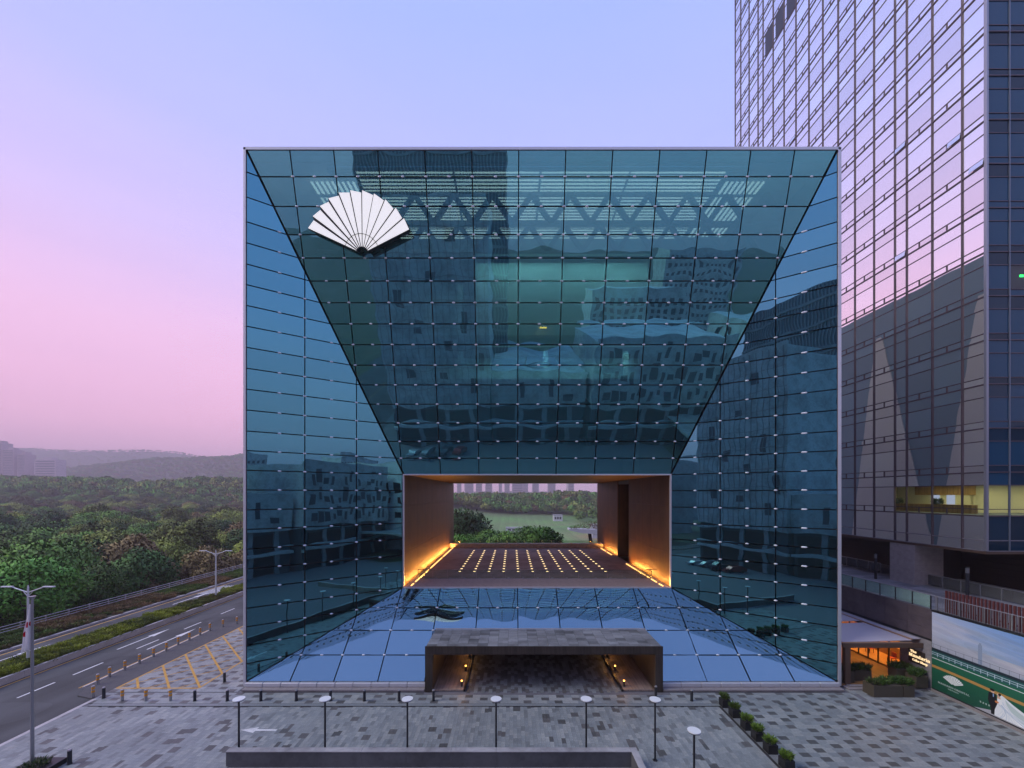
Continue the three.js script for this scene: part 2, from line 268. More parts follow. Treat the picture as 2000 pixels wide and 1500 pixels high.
{ // the four sloping edges where the faces meet
  for (const [a, b, n] of [[V(XL, YT, -D0), V(ML, MT, -D1), V(1, -1, 2)], [V(XR, YT, -D0), V(MR, MT, -D1), V(-1, -1, 2)], [V(XL, YB, -D0), V(ML, MB, -D1), V(1, 1, 2)], [V(XR, YB, -D0), V(MR, MB, -D1), V(-1, 1, 2)]])
    part('corner_seal', bar(a, b, .18, .06, n), M.gasket, hotel);
  // point fittings that clamp the glass: too small to pick apart, so one part
  const g = new THREE.SphereGeometry(1, 10, 6); g.scale(.15, .075, .075);
  const im = new THREE.InstancedMesh(g, M.fitting, fittings.length); im.name = 'glass_fittings'; im.userData.kind = 'stuff'; im.castShadow = true;
  fittings.forEach(([p, n], i) => { const ex = V(1, 0, 0).addScaledVector(n, -n.x).normalize(), up = new THREE.Vector3().crossVectors(n, ex); im.setMatrixAt(i, new THREE.Matrix4().makeBasis(ex, up, n).setPosition(p)); });
  hotel.add(im);
}
{ // rim of brushed aluminium, base bar and plinth
  const X0 = -22.13, X1 = 27.12, T = 44.6, zf = D0 - .02;
  const side = (x0, x1) => { for (let i = 0; i < 9; i++) { const y0 = .2 + i * 4.93, y1 = y0 + 4.92; part('rim_panel', bx(x0, y0, -zf, x1, y1, -(D0 + 1.2), .02), M.alu, hotel); } };
  side(X0, XL - .07); side(XR + .07, X1);
  for (let i = 0; i < 13; i++) { const x0 = X0 + i * (X1 - X0) / 13, x1 = x0 + (X1 - X0) / 13 - .01; part('rim_panel', bx(x0, YT + .06, -zf, x1, T, -(D0 + 1.2), .02), M.alu, hotel); }
  part('rim_seal', merge([bx(XL - .069, YB, -(D0 + .03), XL + .02, YT + .04, -(D0 + .5)), bx(XR - .02, YB, -(D0 + .03), XR + .069, YT + .04, -(D0 + .5)), bx(XL, YT - .02, -(D0 + .03), XR, YT + .058, -(D0 + .5))]), M.gasket, hotel);
  for (const [a, b] of [[X0 + .25, CANOPY.x0 - .05], [CANOPY.x1 + .05, X1 - .25]]) {
    const n = Math.round((b - a) / 1.55); for (let i = 0; i < n; i++) { const x0 = a + (b - a) * i / n, x1 = a + (b - a) * (i + 1) / n - .012; part('base_bar', bx(x0, .2, -(D0 - .22), x1, YB - .03, -(D0 + .4), .06), M.alu, hotel); part('plinth_stone', bx(x0, .04, -(D0 - .62), x1, .19, -(D0 + .5), .012), M.plinth, hotel); }
  }
  // outer shell: left, right and back walls, roof around the skylight
  part('side_wall', bx(X0 + .01, 0, -(D0 + 1.21), X0 + .5, T - .05, -TB), M.concrete, hotel);
  const rs = part('side_wall', bx(X1 - .5, 0, -(D0 + 1.21), X1 - .01, T - .05, -TB), std(C(.07, .14, .20), .45, 0), hotel); rs.userData.label = 'dark glazed right flank';
  const tri = (z0, zb0, zb1) => { const s = new THREE.Shape([new THREE.Vector2(z0, 40), new THREE.Vector2(z0 + 1.0, 40), new THREE.Vector2(zb1, 0), new THREE.Vector2(zb0, 0)]); const g = new THREE.ExtrudeGeometry(s, { depth: .15, bevelEnabled: false }); g.rotateY(Math.PI / 2); g.translate(X1, 0, 0); return g; };
  for (const [a, b, c] of [[47, 40, 54], [60.5, 51, 67]]) part('stone_fin', tri(a, b, c), std(C(.34, .36, .37), .8, 0, { side: THREE.DoubleSide }), hotel);
  part('back_wall', merge([bx(X0 + .5, 0, -(TB - .5), ML - .35, T - .05, -TB), bx(MR + .35, 0, -(TB - .5), X1 - .5, T - .05, -TB), bx(ML - .35, MT + .35, -(TB - .5), MR + .35, T - .05, -TB), bx(ML - .35, 0, -(TB - .5), MR + .35, MB - .4, -TB)]), M.concrete, hotel);
  part('roof_vent', merge([bx(24.2, T - .02, -34.2, 24.5, T + .75, -34.5), bx(24.15, T + .76, -34.15, 24.55, T + .9, -34.55)]), M.concrete, hotel);
  part('roof', merge([bx(X0 + .5, T - .35, -(D0 + 1.22), X1 - .5, T - .02, -34.2), bx(X0 + .5, T - .35, -44, X1 - .5, T - .02, -TB + .5), bx(X0 + .5, T - .35, -34.2, -16, T - .02, -44), bx(21, T - .35, -34.2, X1 - .5, T - .02, -44)]), M.concrete, hotel);
  // skylight: bright slats between dark louvres, carried by trusses
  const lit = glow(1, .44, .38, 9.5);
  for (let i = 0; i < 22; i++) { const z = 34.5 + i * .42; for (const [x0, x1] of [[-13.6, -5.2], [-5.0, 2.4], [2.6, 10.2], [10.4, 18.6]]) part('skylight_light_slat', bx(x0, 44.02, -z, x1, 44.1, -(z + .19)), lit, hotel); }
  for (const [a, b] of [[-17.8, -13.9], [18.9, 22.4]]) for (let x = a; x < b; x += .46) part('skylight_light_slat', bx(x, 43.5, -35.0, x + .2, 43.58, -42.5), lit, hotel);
  part('skylight_louvre', merge(Array.from({ length: 23 }, (_, i) => bx(-16, 44.0, -(34.28 + i * .42), 21, 44.25, -(34.28 + i * .42 + .18)))), M.interiorDark, hotel);
  const tr = []; for (const z of [36.4, 40.6]) { const y0 = 40.9, y1 = 43.6; tr.push(bx(-20, y0 - .16, -z, 25, y0 + .16, -(z + .3)), bx(-20, y1 - .16, -z, 25, y1 + .16, -(z + .3))); for (let k = 0; k < 12; k++) { const x = -18 + k * 3.6; tr.push(bar(V(x, y0, -z - .15), V(x + 1.8, y1, -z - .15), .42, .34, V(0, 0, 1)), bar(V(x + 1.8, y1, -z - .15), V(x + 3.6, y0, -z - .15), .42, .34, V(0, 0, 1))); } }
  part('roof_truss', merge(tr), std(C(.16, .2, .22), .7), hotel);
  // rooms behind the upper glass
  part('interior_wall', bx(ML, MT + .5, -50, MR, 41, -50.3), M.interior, hotel);
  part('interior_wall', bx(-4.3, 33.5, -47.0, 16.1, 43.4, -47.3), M.interior, hotel);
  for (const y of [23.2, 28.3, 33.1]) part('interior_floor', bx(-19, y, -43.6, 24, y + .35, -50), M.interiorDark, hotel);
  for (const x of [-6.2, 4, 13.6]) part('interior_column', bx(x - .3, MT + .4, -47.4, x + .3, 41, -48.0), M.interior, hotel);
  const lamp = glow(1, .8, .75, .8); for (const [x0, x1, y, z] of [[-4, 15.8, 43.3, 45.2], [-4, 15.8, 32.9, 45.4]]) { part('ceiling_lamp', bx(x0, y, -z, x1, y + .06, -(z + .25)), lamp, hotel); const l = new THREE.RectAreaLight(new THREE.Color(1, .95, .9), 140, x1 - x0, .25); l.position.set((x0 + x1) / 2, y - .03, -(z + .12)); l.lookAt((x0 + x1) / 2, y - 3, -(z + .9)); hotel.add(l); }
  part('wall_lamp', bx(3.2, 35.2, -45.9, 4.0, 35.35, -46.0), glow(1, .22, .02, 40), hotel);
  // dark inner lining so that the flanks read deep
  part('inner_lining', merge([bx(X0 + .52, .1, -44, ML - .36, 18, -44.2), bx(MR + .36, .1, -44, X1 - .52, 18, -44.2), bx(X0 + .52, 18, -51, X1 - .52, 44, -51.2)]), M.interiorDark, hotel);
}

// ---------------------------------------------------------------- the open terrace through the hotel
{
  const lv = [MB, 9.98, 14.8, MT], L = TB - D1, N = 12;
  const wallPanels = (x, sgn) => { for (let i = 0; i < N; i++) for (let j = 0; j < 3; j++) {
    const z0 = D1 + L * i / N, z1 = D1 + L * (i + 1) / N; if (sgn > 0 && z0 > 54.2 && z1 < 60.9) continue;
    part('wall_panel', bx(x, lv[j] + .006, -(z0 + .012), x + sgn * .12, lv[j + 1] - .012, -(z1 - .004), .006), M.copper, hotel);
  } };
  wallPanels(ML, -1); wallPanels(MR, 1);
  part('terrace_wall_backing', merge([bx(ML - .125, MB - .3, -D1, ML - .34, MT + .3, -TB), bx(MR + .125, MB - .3, -D1, MR + .34, MT + .3, -(D1 + L * 5 / N)), bx(MR + .125, MB - .3, -(D1 + L * 7 / N), MR + .34, MT + .3, -TB), bx(MR + .126, MT - .5, -(D1 + L * 5 / N), MR + .34, MT + .3, -(D1 + L * 7 / N))]), M.black, hotel);
  part('side_passage', merge([bx(MR + .35, MB - .05, -(D1 + L * 5 / N - .2), MR + 5, MT, -(D1 + L * 5 / N)), bx(MR + .35, MB - .05, -(D1 + L * 7 / N), MR + 5, MT, -(D1 + L * 7 / N + .2)), bx(MR + 5, MB - .05, -(D1 + L * 5 / N), MR + 5.2, MT, -(D1 + L * 7 / N)), bx(MR + .35, MT - .5, -(D1 + L * 5 / N), MR + 5, MT - .3, -(D1 + L * 7 / N))]), M.copperDark, hotel);
  for (let i = 0; i < 9; i++) for (let j = 0; j < 7; j++) { const x0 = ML + (MR - ML) * i / 9, x1 = ML + (MR - ML) * (i + 1) / 9, z0 = D1 + L * j / 7, z1 = D1 + L * (j + 1) / 7; part('ceiling_panel', bx(x0 + .006, MT + .02, -(z0 + .006), x1 - .006, MT + .12, -(z1 - .006), .006), M.copper, hotel); }
  part('ceiling_backing', bx(ML, MT + .125, -D1, MR, MT + .34, -TB), M.black, hotel);
  // trim round the mouth
  part('mouth_trim', merge([bx(ML - .06, MB - .05, -(D1 - .1), ML + .05, MT + .06, -(D1 + .2)), bx(MR - .05, MB - .05, -(D1 - .1), MR + .06, MT + .06, -(D1 + .2)), bx(ML + .051, MT - .06, -(D1 - .1), MR - .051, MT + .06, -(D1 + .2)), bx(ML + .051, MB - .09, -(D1 - .1), MR - .051, MB + .03, -(D1 + .2))]), M.alu, hotel);
  // floor: pale edge strip, then brown stone slabs
  part('terrace_edge', bx(ML, MB - .25, -(D1 + .2), MR, MB, -44.1), M.terraceEdge, hotel);
  for (let i = 0; i < 13; i++) for (let j = 0; j < 13; j++) { const x0 = ML + (MR - ML) * i / 13, x1 = ML + (MR - ML) * (i + 1) / 13, z0 = 44.12 + (TB - 44.12) * j / 13, z1 = 44.12 + (TB - 44.12) * (j + 1) / 13; part('floor_slab', bx(x0 + .004, MB - .2, -(z0 + .004), x1 - .004, MB - .004, -(z1 - .004)), M.terrace, hotel); }
  part('floor_backing', bx(ML - .3, MB - .5, -(D1 + .21), MR + .3, MB - .21, -TB), M.black, hotel);
  for (let i = 0; i < 16; i++) { const x0 = ML + (MR - ML) * i / 16, x1 = ML + (MR - ML) * (i + 1) / 16; part('parapet_stone', bx(x0 + .006, MB, -69.4, x1 - .006, MB + .66, -70.2, .02), std(C(.72, .66, .60), .7, 0, { map: speckle }), hotel); }
  part('parapet_coping', bx(ML + .05, MB + .665, -69.3, MR - .05, MB + .74, -70.4, .02), std(C(.75, .68, .62), .6), hotel);
  // glowing floor lights, eleven by eleven
  const fl = glow(1, .70, .34, 3.2), fg = new RoundedBoxGeometry(.27, .03, .17, 1, .01);
  for (let i = 0; i < 11; i++) for (let j = 0; j < 11; j++) part('floor_light', fg, fl, hotel, [-6.33 + i * 1.769, MB + .004, -(48.2 + j * 1.785)]);
  // glowing strips along the foot of both walls, with gaps
  const strip = glow(1, .50, .14, 3.2);
  const strips = (x, sgn, list) => { for (const [a, b] of list) {
    part('led_strip', bx(x + sgn * .55, MB + .01, -a, x + sgn * .65, MB + .06, -b), strip, hotel);
    const l = new THREE.RectAreaLight(new THREE.Color(1, .42, .08), 200, b - a, .1); l.position.set(x + sgn * .74, MB + .10, -(a + b) / 2); l.lookAt(x - sgn * .05, MB + 2.2, -(a + b) / 2); l.up.set(0, 0, 1); l.rotation.order = 'XYZ';
    // long side along z
    const m = new THREE.Matrix4(), zax = V(sgn * .5, -1, 0).normalize(), xax = V(0, 0, 1), yax = new THREE.Vector3().crossVectors(zax, xax); m.makeBasis(xax, yax, zax); l.quaternion.setFromRotationMatrix(m); hotel.add(l);
  } };
  strips(ML, 1, [[40.6, 41.6], [42.4, 46.8], [47.4, 49.2], [50.2, 58.5], [59.5, 67.5], [68.2, 69.2]]);
  strips(MR, -1, [[40.4, 41.5], [42.2, 43.8], [44.4, 45.2], [45.8, 53.4], [61.2, 64.2], [65, 68.6]]);
}
function balustrade(label, x0, x1, y, z, h, n, pm) {
  const t = thing('glass_balustrade', label, 'balustrade', [0, y, -z]);
  for (let i = 0; i < n; i++) { const a = x0 + (x1 - x0) * i / n, b = x0 + (x1 - x0) * (i + 1) / n; part('glass_panel', bx(a + .015, .03, 0, b - .015, h, .024), pm, t); part('base_clip', bx(a + .2, 0, -.03, a + .45, .09, .055), M.steel, t); }
  part('channel', bx(x0, -.002, -.01, x1, .03, .034), M.steel, t); return t;
}
const clearGlass = new THREE.MeshPhysicalMaterial({ color: C(.80, .85, .80), roughness: .05, metalness: 0, transmission: 1, thickness: 0, ior: 1.5 });
balustrade('front frameless glass balustrade across the lit terrace, near the drop', ML + .5, MR - .5, MB, 44.15, 1.0, 16, clearGlass);
balustrade('rear glass balustrade standing on the pale parapet at the far end of the terrace', ML + .4, MR - .4, MB + .74, 69.85, .5, 14, clearGlass);
for (const [x, z, l] of [[ML + .55, 43.9, 'left'], [MR - .55, 43.9, 'right']]) {
  const t = thing('handrail_post', `dark metal handrail bracket at the ${l} end of the front glass balustrade`, 'handrail', [x, MB, -z]);
  part('post', bx(-.03, 0, -.03, .03, 1.05, .03), M.poleDark, t); part('rail', bx(-.6, 1.051, -.025, .6, 1.10, .025), M.poleDark, t);
}

// ---------------------------------------------------------------- fan sign on the upper glass
{
  const n = FACES.top.normal, o3 = FACES.top.to3(0, 40).addScaledVector(n, .95), ex = V(1, 0, 0), ey = new THREE.Vector3().crossVectors(n, ex).normalize();
  const eye = V(0, 16, 0), onSign = (a, b) => { const d = V((580 + a / 8 - 1000) / F, (965 - 350 - b / 8) / F, -1), t = o3.clone().sub(eye).dot(n) / d.dot(n), p = eye.clone().addScaledVector(d, t).sub(o3); return [p.dot(ex), p.dot(ey)]; };
  const c0 = onSign(1022, 1165);
  const t = thing('fan_sign', 'large white illuminated folding-fan emblem mounted on the upper glass', 'sign', [0, 0, 0]);
  const basis = new THREE.Matrix4().makeBasis(ex, ey, n).setPosition(o3.clone().addScaledVector(ex, c0[0]).addScaledVector(ey, c0[1])); t.applyMatrix4(basis);
  const L = (a, b) => { const p = onSign(a, b); return [p[0] - c0[0], p[1] - c0[1]]; };
  const tips = [[165, 768, 262, 634], [238, 580, 367, 474], [347, 418, 497, 347], [483, 295, 657, 252], [645, 203, 827, 204], [825, 165, 1012, 205], [1013, 163, 1197, 245], [1200, 213, 1367, 330], [1380, 303, 1517, 460], [1545, 435, 1652, 610], [1675, 600, 1760, 788]];
  const white = new THREE.MeshStandardMaterial({ color: C(.82, .82, .80), emissive: C(1, .98, .95), emissiveIntensity: .62, roughness: .5 });
  const outline = [];
  tips.forEach(([a, b, c, d], i) => {
    const P = L(a, b), Q = L(c, d), r = .52, s = (p) => { const l = Math.hypot(...p); return [p[0] / l * r, p[1] / l * r]; };
    const poly = insetConvex([P, Q, s(Q), s(P)], .036), sh = new THREE.Shape(poly.map((p) => new THREE.Vector2(...p)));
    const g = new THREE.ExtrudeGeometry(sh, { depth: .03, bevelEnabled: false }); part('fan_blade', g, white, t, [0, 0, i % 2 ? .008 : 0]);
    outline.push(P, Q);
  });
  const back = [...outline, ...tips.slice().reverse().flatMap(([a, b, c, d]) => [L(c, d), L(a, b)]).map((p) => { const l = Math.hypot(...p); return [p[0] / l * .5, p[1] / l * .5]; })];
  part('fan_housing', new THREE.ExtrudeGeometry(new THREE.Shape(back.map((p) => new THREE.Vector2(p[0] * .994, p[1] * .994))), { depth: .58, bevelEnabled: false }), M.black, t, [0, 0, -.6]);
  const a0 = Math.atan2(L(1760, 788)[1], L(1760, 788)[0]), a1 = Math.atan2(L(165, 768)[1], L(165, 768)[0]);
  const ring = new THREE.TorusGeometry(1.5, .022, 6, 40, a1 - a0); ring.rotateZ(a0); part('fan_ring', ring, M.gasket, t, [0, 0, .05]);
  for (const s of [-1, 1]) part('mounting_arm', bx(s * 1.2 - .08, .9, -.95, s * 1.2 + .08, 1.06, -.59), M.gasket, t);
}

// ---------------------------------------------------------------- entrance canopy under the glass
{
  const { x0, x1, z0, z1 } = CANOPY, y = 3.6;
  const t = thing('entrance_canopy', 'low bronze-framed driveway canopy with a slate tiled flat roof at the foot of the hotel', 'canopy');
  const r = rng(5); const nx = 23, nz = 7, zs = [32.1, 32.62, 33.2, 33.85, 34.5, 35.1, 35.7, 36.2];
  for (let i = 0; i < nx; i++) { const off = i % 2 ? .22 : 0; for (let j = 0; j < nz; j++) { const a = x0 + .06 + (x1 - x0 - .12) * i / nx, b = x0 + .06 + (x1 - x0 - .12) * (i + 1) / nx, za = Math.max(32.1, zs[j] + (j ? off : 0)), zb = Math.min(36.2, zs[j + 1] + (j < nz - 1 ? off : 0)); part('roof_tile', bx(a + .008, y, -(za + .008), b - .008, y + .06 + r() * .008, -(zb - .008), .006), M.slate[[0, 1, 2, 2, 1, 3, 4, 1, 2][Math.floor(r() * 9)]], t); } }
  part('roof_slab', bx(x0 + .05, y - .3, -(z0 + .1), x1 - .05, y - .002, -z1), M.dark, t);
  part('fascia', bx(x0, 3.04, -z0, x1, 3.69, -(z0 + .099), .008), M.bronze, t);
  for (let i = 1; i < 6; i++) part('fascia_joint', bx(x0 + (x1 - x0) * i / 6 - .006, 3.05, -(z0 - .003), x0 + (x1 - x0) * i / 6 + .006, 3.68, -(z0 + .01)), M.gasket, t);
  part('soffit', bx(x0 + .6, 3.0, -(z0 + .1), x1 - .6, 3.28, -60), M.bronze, t);
  part('leg', bx(x0, 0, -z0, x0 + .62, 3.036, -(z0 + 6), .01), M.bronze, t); part('leg', bx(x1 - .62, 0, -z0, x1, 3.036, -(z0 + 6), .01), M.bronze, t);
  part('back_wall', merge([bx(x0, 0, -38.05, x0 + .6, 3.0, -60), bx(x1 - .6, 0, -38.05, x1, 3.0, -60), bx(x0, 0, -60.05, x1, 3.4, -60.3)]), M.copperDark, t);
  part('roof_flashing', bx(x0 + .02, 3.665, -36.21, x1 - .02, 3.74, -36.29), M.alu, t);
  // raised side walks of timber boards inside
  const walk = (e0, e1, s) => { for (let k = 0; k < 16; k++) { const za = 32.2 + k * .85, zb = za + .84; part('walk_board', bx(s < 0 ? x0 + .63 : e0, .004, -za, s < 0 ? e1 : x1 - .63, .14, -zb, .01), std(C(.30, .23, .19), .7, 0, { map: streak }), t); } };
  walk(0, -3.95, -1); walk(9.05, 0, 1);
  part('kerb', bx(-3.94, .004, -32.15, -3.78, .17, -46), M.black, t); part('kerb', bx(8.88, .004, -32.15, 9.04, .17, -46), M.black, t);
}
{ // six glowing lanterns beside the driveway under the canopy
  const spots = [[-4.15, 32.75, 'front left'], [-4.15, 35.6, 'middle left'], [-4.15, 38.6, 'rear left'], [9.25, 32.75, 'front right'], [9.25, 35.6, 'middle right'], [9.25, 38.6, 'rear right']];
  const lit = glow(1, .45, .08, 7); let first = null;
  for (const [x, z, w] of spots) {
    const lab = `small round bronze lantern with a glowing top, ${w} of the six under the canopy`;
    if (!first) { first = thing('driveway_lantern', lab, 'lantern', [x, .14, -z], 0, 'lanterns along the covered driveway'); part('post', new THREE.CylinderGeometry(.07, .08, .42, 14).translate(0, .21, 0), M.bronze, first); part('lamp', new THREE.CylinderGeometry(.065, .065, .13, 14).translate(0, .487, 0), lit, first); part('cap', new THREE.CylinderGeometry(.085, .085, .03, 14).translate(0, .568, 0), M.bronze, first); const p = new THREE.PointLight(new THREE.Color(1, .46, .12), 1.1); p.position.set(0, .49, 0); p.castShadow = true; p.shadow.radius = 2; first.add(p); } else copy(first, [x, .14, -z], 0, lab);
  }
}

// ---------------------------------------------------------------- plaza, paving, road
struct('plaza', bx(-32.75, -.4, 60, 34.2, -.035, -79.5), std(C(.16, .16, .175), .8, 0, { map: speckle }), 'grey stone plaza in front of and around the glass hotel');
{
  const tones = [C(.275, .297, .30), C(.236, .258, .266), C(.322, .338, .332), C(.195, .21, .214), C(.098, .098, .097), C(.128, .124, .122)];
  const mats = tones.map((c) => std(c, .72, 0, { map: speckle, roughnessMap: grimeRough }));
  const tiles = []; const r = rng(909);
  const add = (x, z, w, d, tone, lift = 0) => tiles.push([x, z, w, d, tone, lift]);
  // driveway: long pavers laid away from the viewer, dark ones in loose bands
  { const w = .262, l = .54; let col = 0; for (let x = -32.4; x < 15.6; x += w, col++) { const st = ((col >> 1) % 3) * l / 3 + (r() < .7 ? 0 : .09); let row = 0; for (let z = 17 + st; z < 29.6; z += l, row++) { if (z < 23.4 && x > -16.9 && x < 7.4 || x + w > 15.62) continue;
    const q = hash2(col >> 1, row, 5), q2 = hash2(col >> 1, row - (hash2(col, row, 8) < .3 ? 1 : 0), 5);
    const tone = q < .105 && r() < .9 ? (q < .06 ? 4 : 5) : q2 < .03 ? 5 : r() < .28 ? 1 : r() < .3 ? 2 : r() < .16 ? 3 : 0; const L = Math.min(l, 29.85 - z); add(x + w / 2, z + L / 2, w, L, tone); } } }
  // walkway strip, right forecourt and left loading bay: wide pavers in a regular chequer
  const chequer = (x0, x1, z0, z1, skip) => { const w = .6, d = .42; let row = 0; for (let z = z0; z < z1 - .05; z += d, row++) { for (let x = x0 - (row % 3) * w / 3 - (row % 2) * .2; x < x1; x += w) { const a = Math.max(x, x0), b = Math.min(x + w, x1); if (b - a < .06 || skip?.(x, z)) continue; const i = Math.floor((x - x0) / w + .5); const dark = ((i + row * 2) % 4 + 4) % 4 === 0; const tone = dark && r() < .86 ? (r() < .5 ? 4 : 5) : r() < .3 ? 2 : r() < .35 ? 1 : 0; add((a + b) / 2, z + Math.min(d, z1 - z) / 2, b - a, Math.min(d, z1 - z), tone); } } };
  chequer(-33.0 + .3, 27.2, 30.35, 31.95, (x, z) => (x > CANOPY.x0 - .6 && x < CANOPY.x1) && z > 31.6);
  chequer(16.5, 34.1, 17, 33.4, (x, z) => z > 30.3 && x < 27.2);
  chequer(-32.7, -22.2, 32.1, 66, (x, z) => x < -.62 * z + -12 && false);
  // under the canopy
  { const w = .3, l = .6; let col = 0; for (let x = -3.7; x < 8.6; x += w, col++) for (let z = 31.95 + (col % 2) * .3; z < 46; z += l) { const q = r(); add(x + w / 2, z + l / 2, w, l, q < .26 ? 4 : q < .45 ? 5 : q < .75 ? 3 : 1); } }
  // nearest pavers one by one, the rest as one part
  const onScreen = (t) => { const px = 1000 + t[0] / t[1] * F, py = 965 + 16 / t[1] * F; return px > -10 && px < 2010 && py < 1505 && t[1] > 5; };
  const size = (t) => (t[2] * t[3]) / (t[1] ** 3) * (onScreen(t) ? 1 : 0);
  tiles.sort((a, b) => size(b) - size(a));
  const paving = thing('paving', 'grey and charcoal stone pavers laid over the plaza', null); paving.userData.kind = 'structure';
  const gs = {}; const geo = (w, d) => gs[w.toFixed(2) + d.toFixed(2)] ??= muv(new THREE.BoxGeometry(w - .008, .06, d - .008));
  tiles.slice(0, 300).forEach((t) => part('paver', geo(t[2], t[3]), mats[t[4]], paving, [t[0], -.03 + .004 * hash2(t[0] * 99 | 0, t[1] * 99 | 0, 3), -t[1]]));
  const rest = tiles.slice(300), unit = muv(new THREE.BoxGeometry(1, .06, 1)), im = new THREE.InstancedMesh(unit, std(C(1, 1, 1), .72, 0, { map: speckle, roughnessMap: grimeRough }), rest.length); im.name = 'paver_field'; im.userData.kind = 'stuff'; im.receiveShadow = true;
  rest.forEach((t, i) => { im.setMatrixAt(i, new THREE.Matrix4().compose(V(t[0], -.03 + .004 * r(), -t[1]), new THREE.Quaternion(), V(t[2] - .008, 1, t[3] - .008))); const v = (.93 + .14 * r()) * (.88 + .24 * vnoise(t[0] / 2.6, t[1] / 2.6, 0, 73)); im.setColorAt(i, tones[t[4]].clone().multiplyScalar(v)); }); paving.add(im);
  // border stones between driveway and forecourt
  const border = []; for (let x = -32; x < 16; x += .9) border.push([x, 29.98, .89, .34]); for (let z = 17; z < 30; z += .9) border.push([15.75, z + .45, .7, .89, 1]);
  for (const b of border) part('border_stone', muv(new THREE.BoxGeometry(b[2], .06, b[3])), mats[b[4] ? 3 : 1], paving, [b[0] + (b[4] ? .35 : .45), -.028, -(b[4] ? b[1] : b[1] + .17)]);
  part('drain_channel', merge([bx(15.62, -.05, -17, 15.74, -.004, -29.97), bx(-32, -.05, -29.86, 15.6, -.004, -29.96)]), M.dark, paving);
}
function flatStrip(x0, x1, z0, z1, y) { const g = new THREE.PlaneGeometry(Math.abs(x1 - x0), Math.abs(z1 - z0)); g.rotateX(-Math.PI / 2); g.translate((x0 + x1) / 2, y, -(z0 + z1) / 2); return muv(g); }
struct('road', bx(-56.2, -.5, 120, -32.75, -.14, -330), M.asphalt, 'dark asphalt dual carriageway left of the plaza');
{ const s = new THREE.Shape([[-32.755, 31.1], [-34.6, 31.6], [-35.4, 33], [-35.55, 46], [-35.2, 48], [-33.6, 51], [-32.755, 56]].map((p) => new THREE.Vector2(...p))); const g = new THREE.ExtrudeGeometry(s, { depth: .10, bevelEnabled: false }); g.rotateX(-Math.PI / 2); g.translate(0, -.136, 0); struct('bay_apron', muv(g), std(C(.085, .083, .09), .8, 0, { map: speckle }), 'dark cobbled strip between the striped bollards and the loading bay'); }
{ // kerbs
  const k = thing('plaza_kerb', 'pale granite kerb edging the plaza along the road', null); k.userData.kind = 'structure';
  for (let z = 16; z < 31; z += 1) part('kerb_stone', bx(-32.74, -.3, -z, -32.42, .006, -(z + .99), .015), M.paleStone, k);
  for (let i = 0; i < 14; i++) part('kerb_stone', bx(-35.75, -.3, -(33 + i), -35.56, -.02, -(33 + i + .985), .012), M.paleStone, k);
}
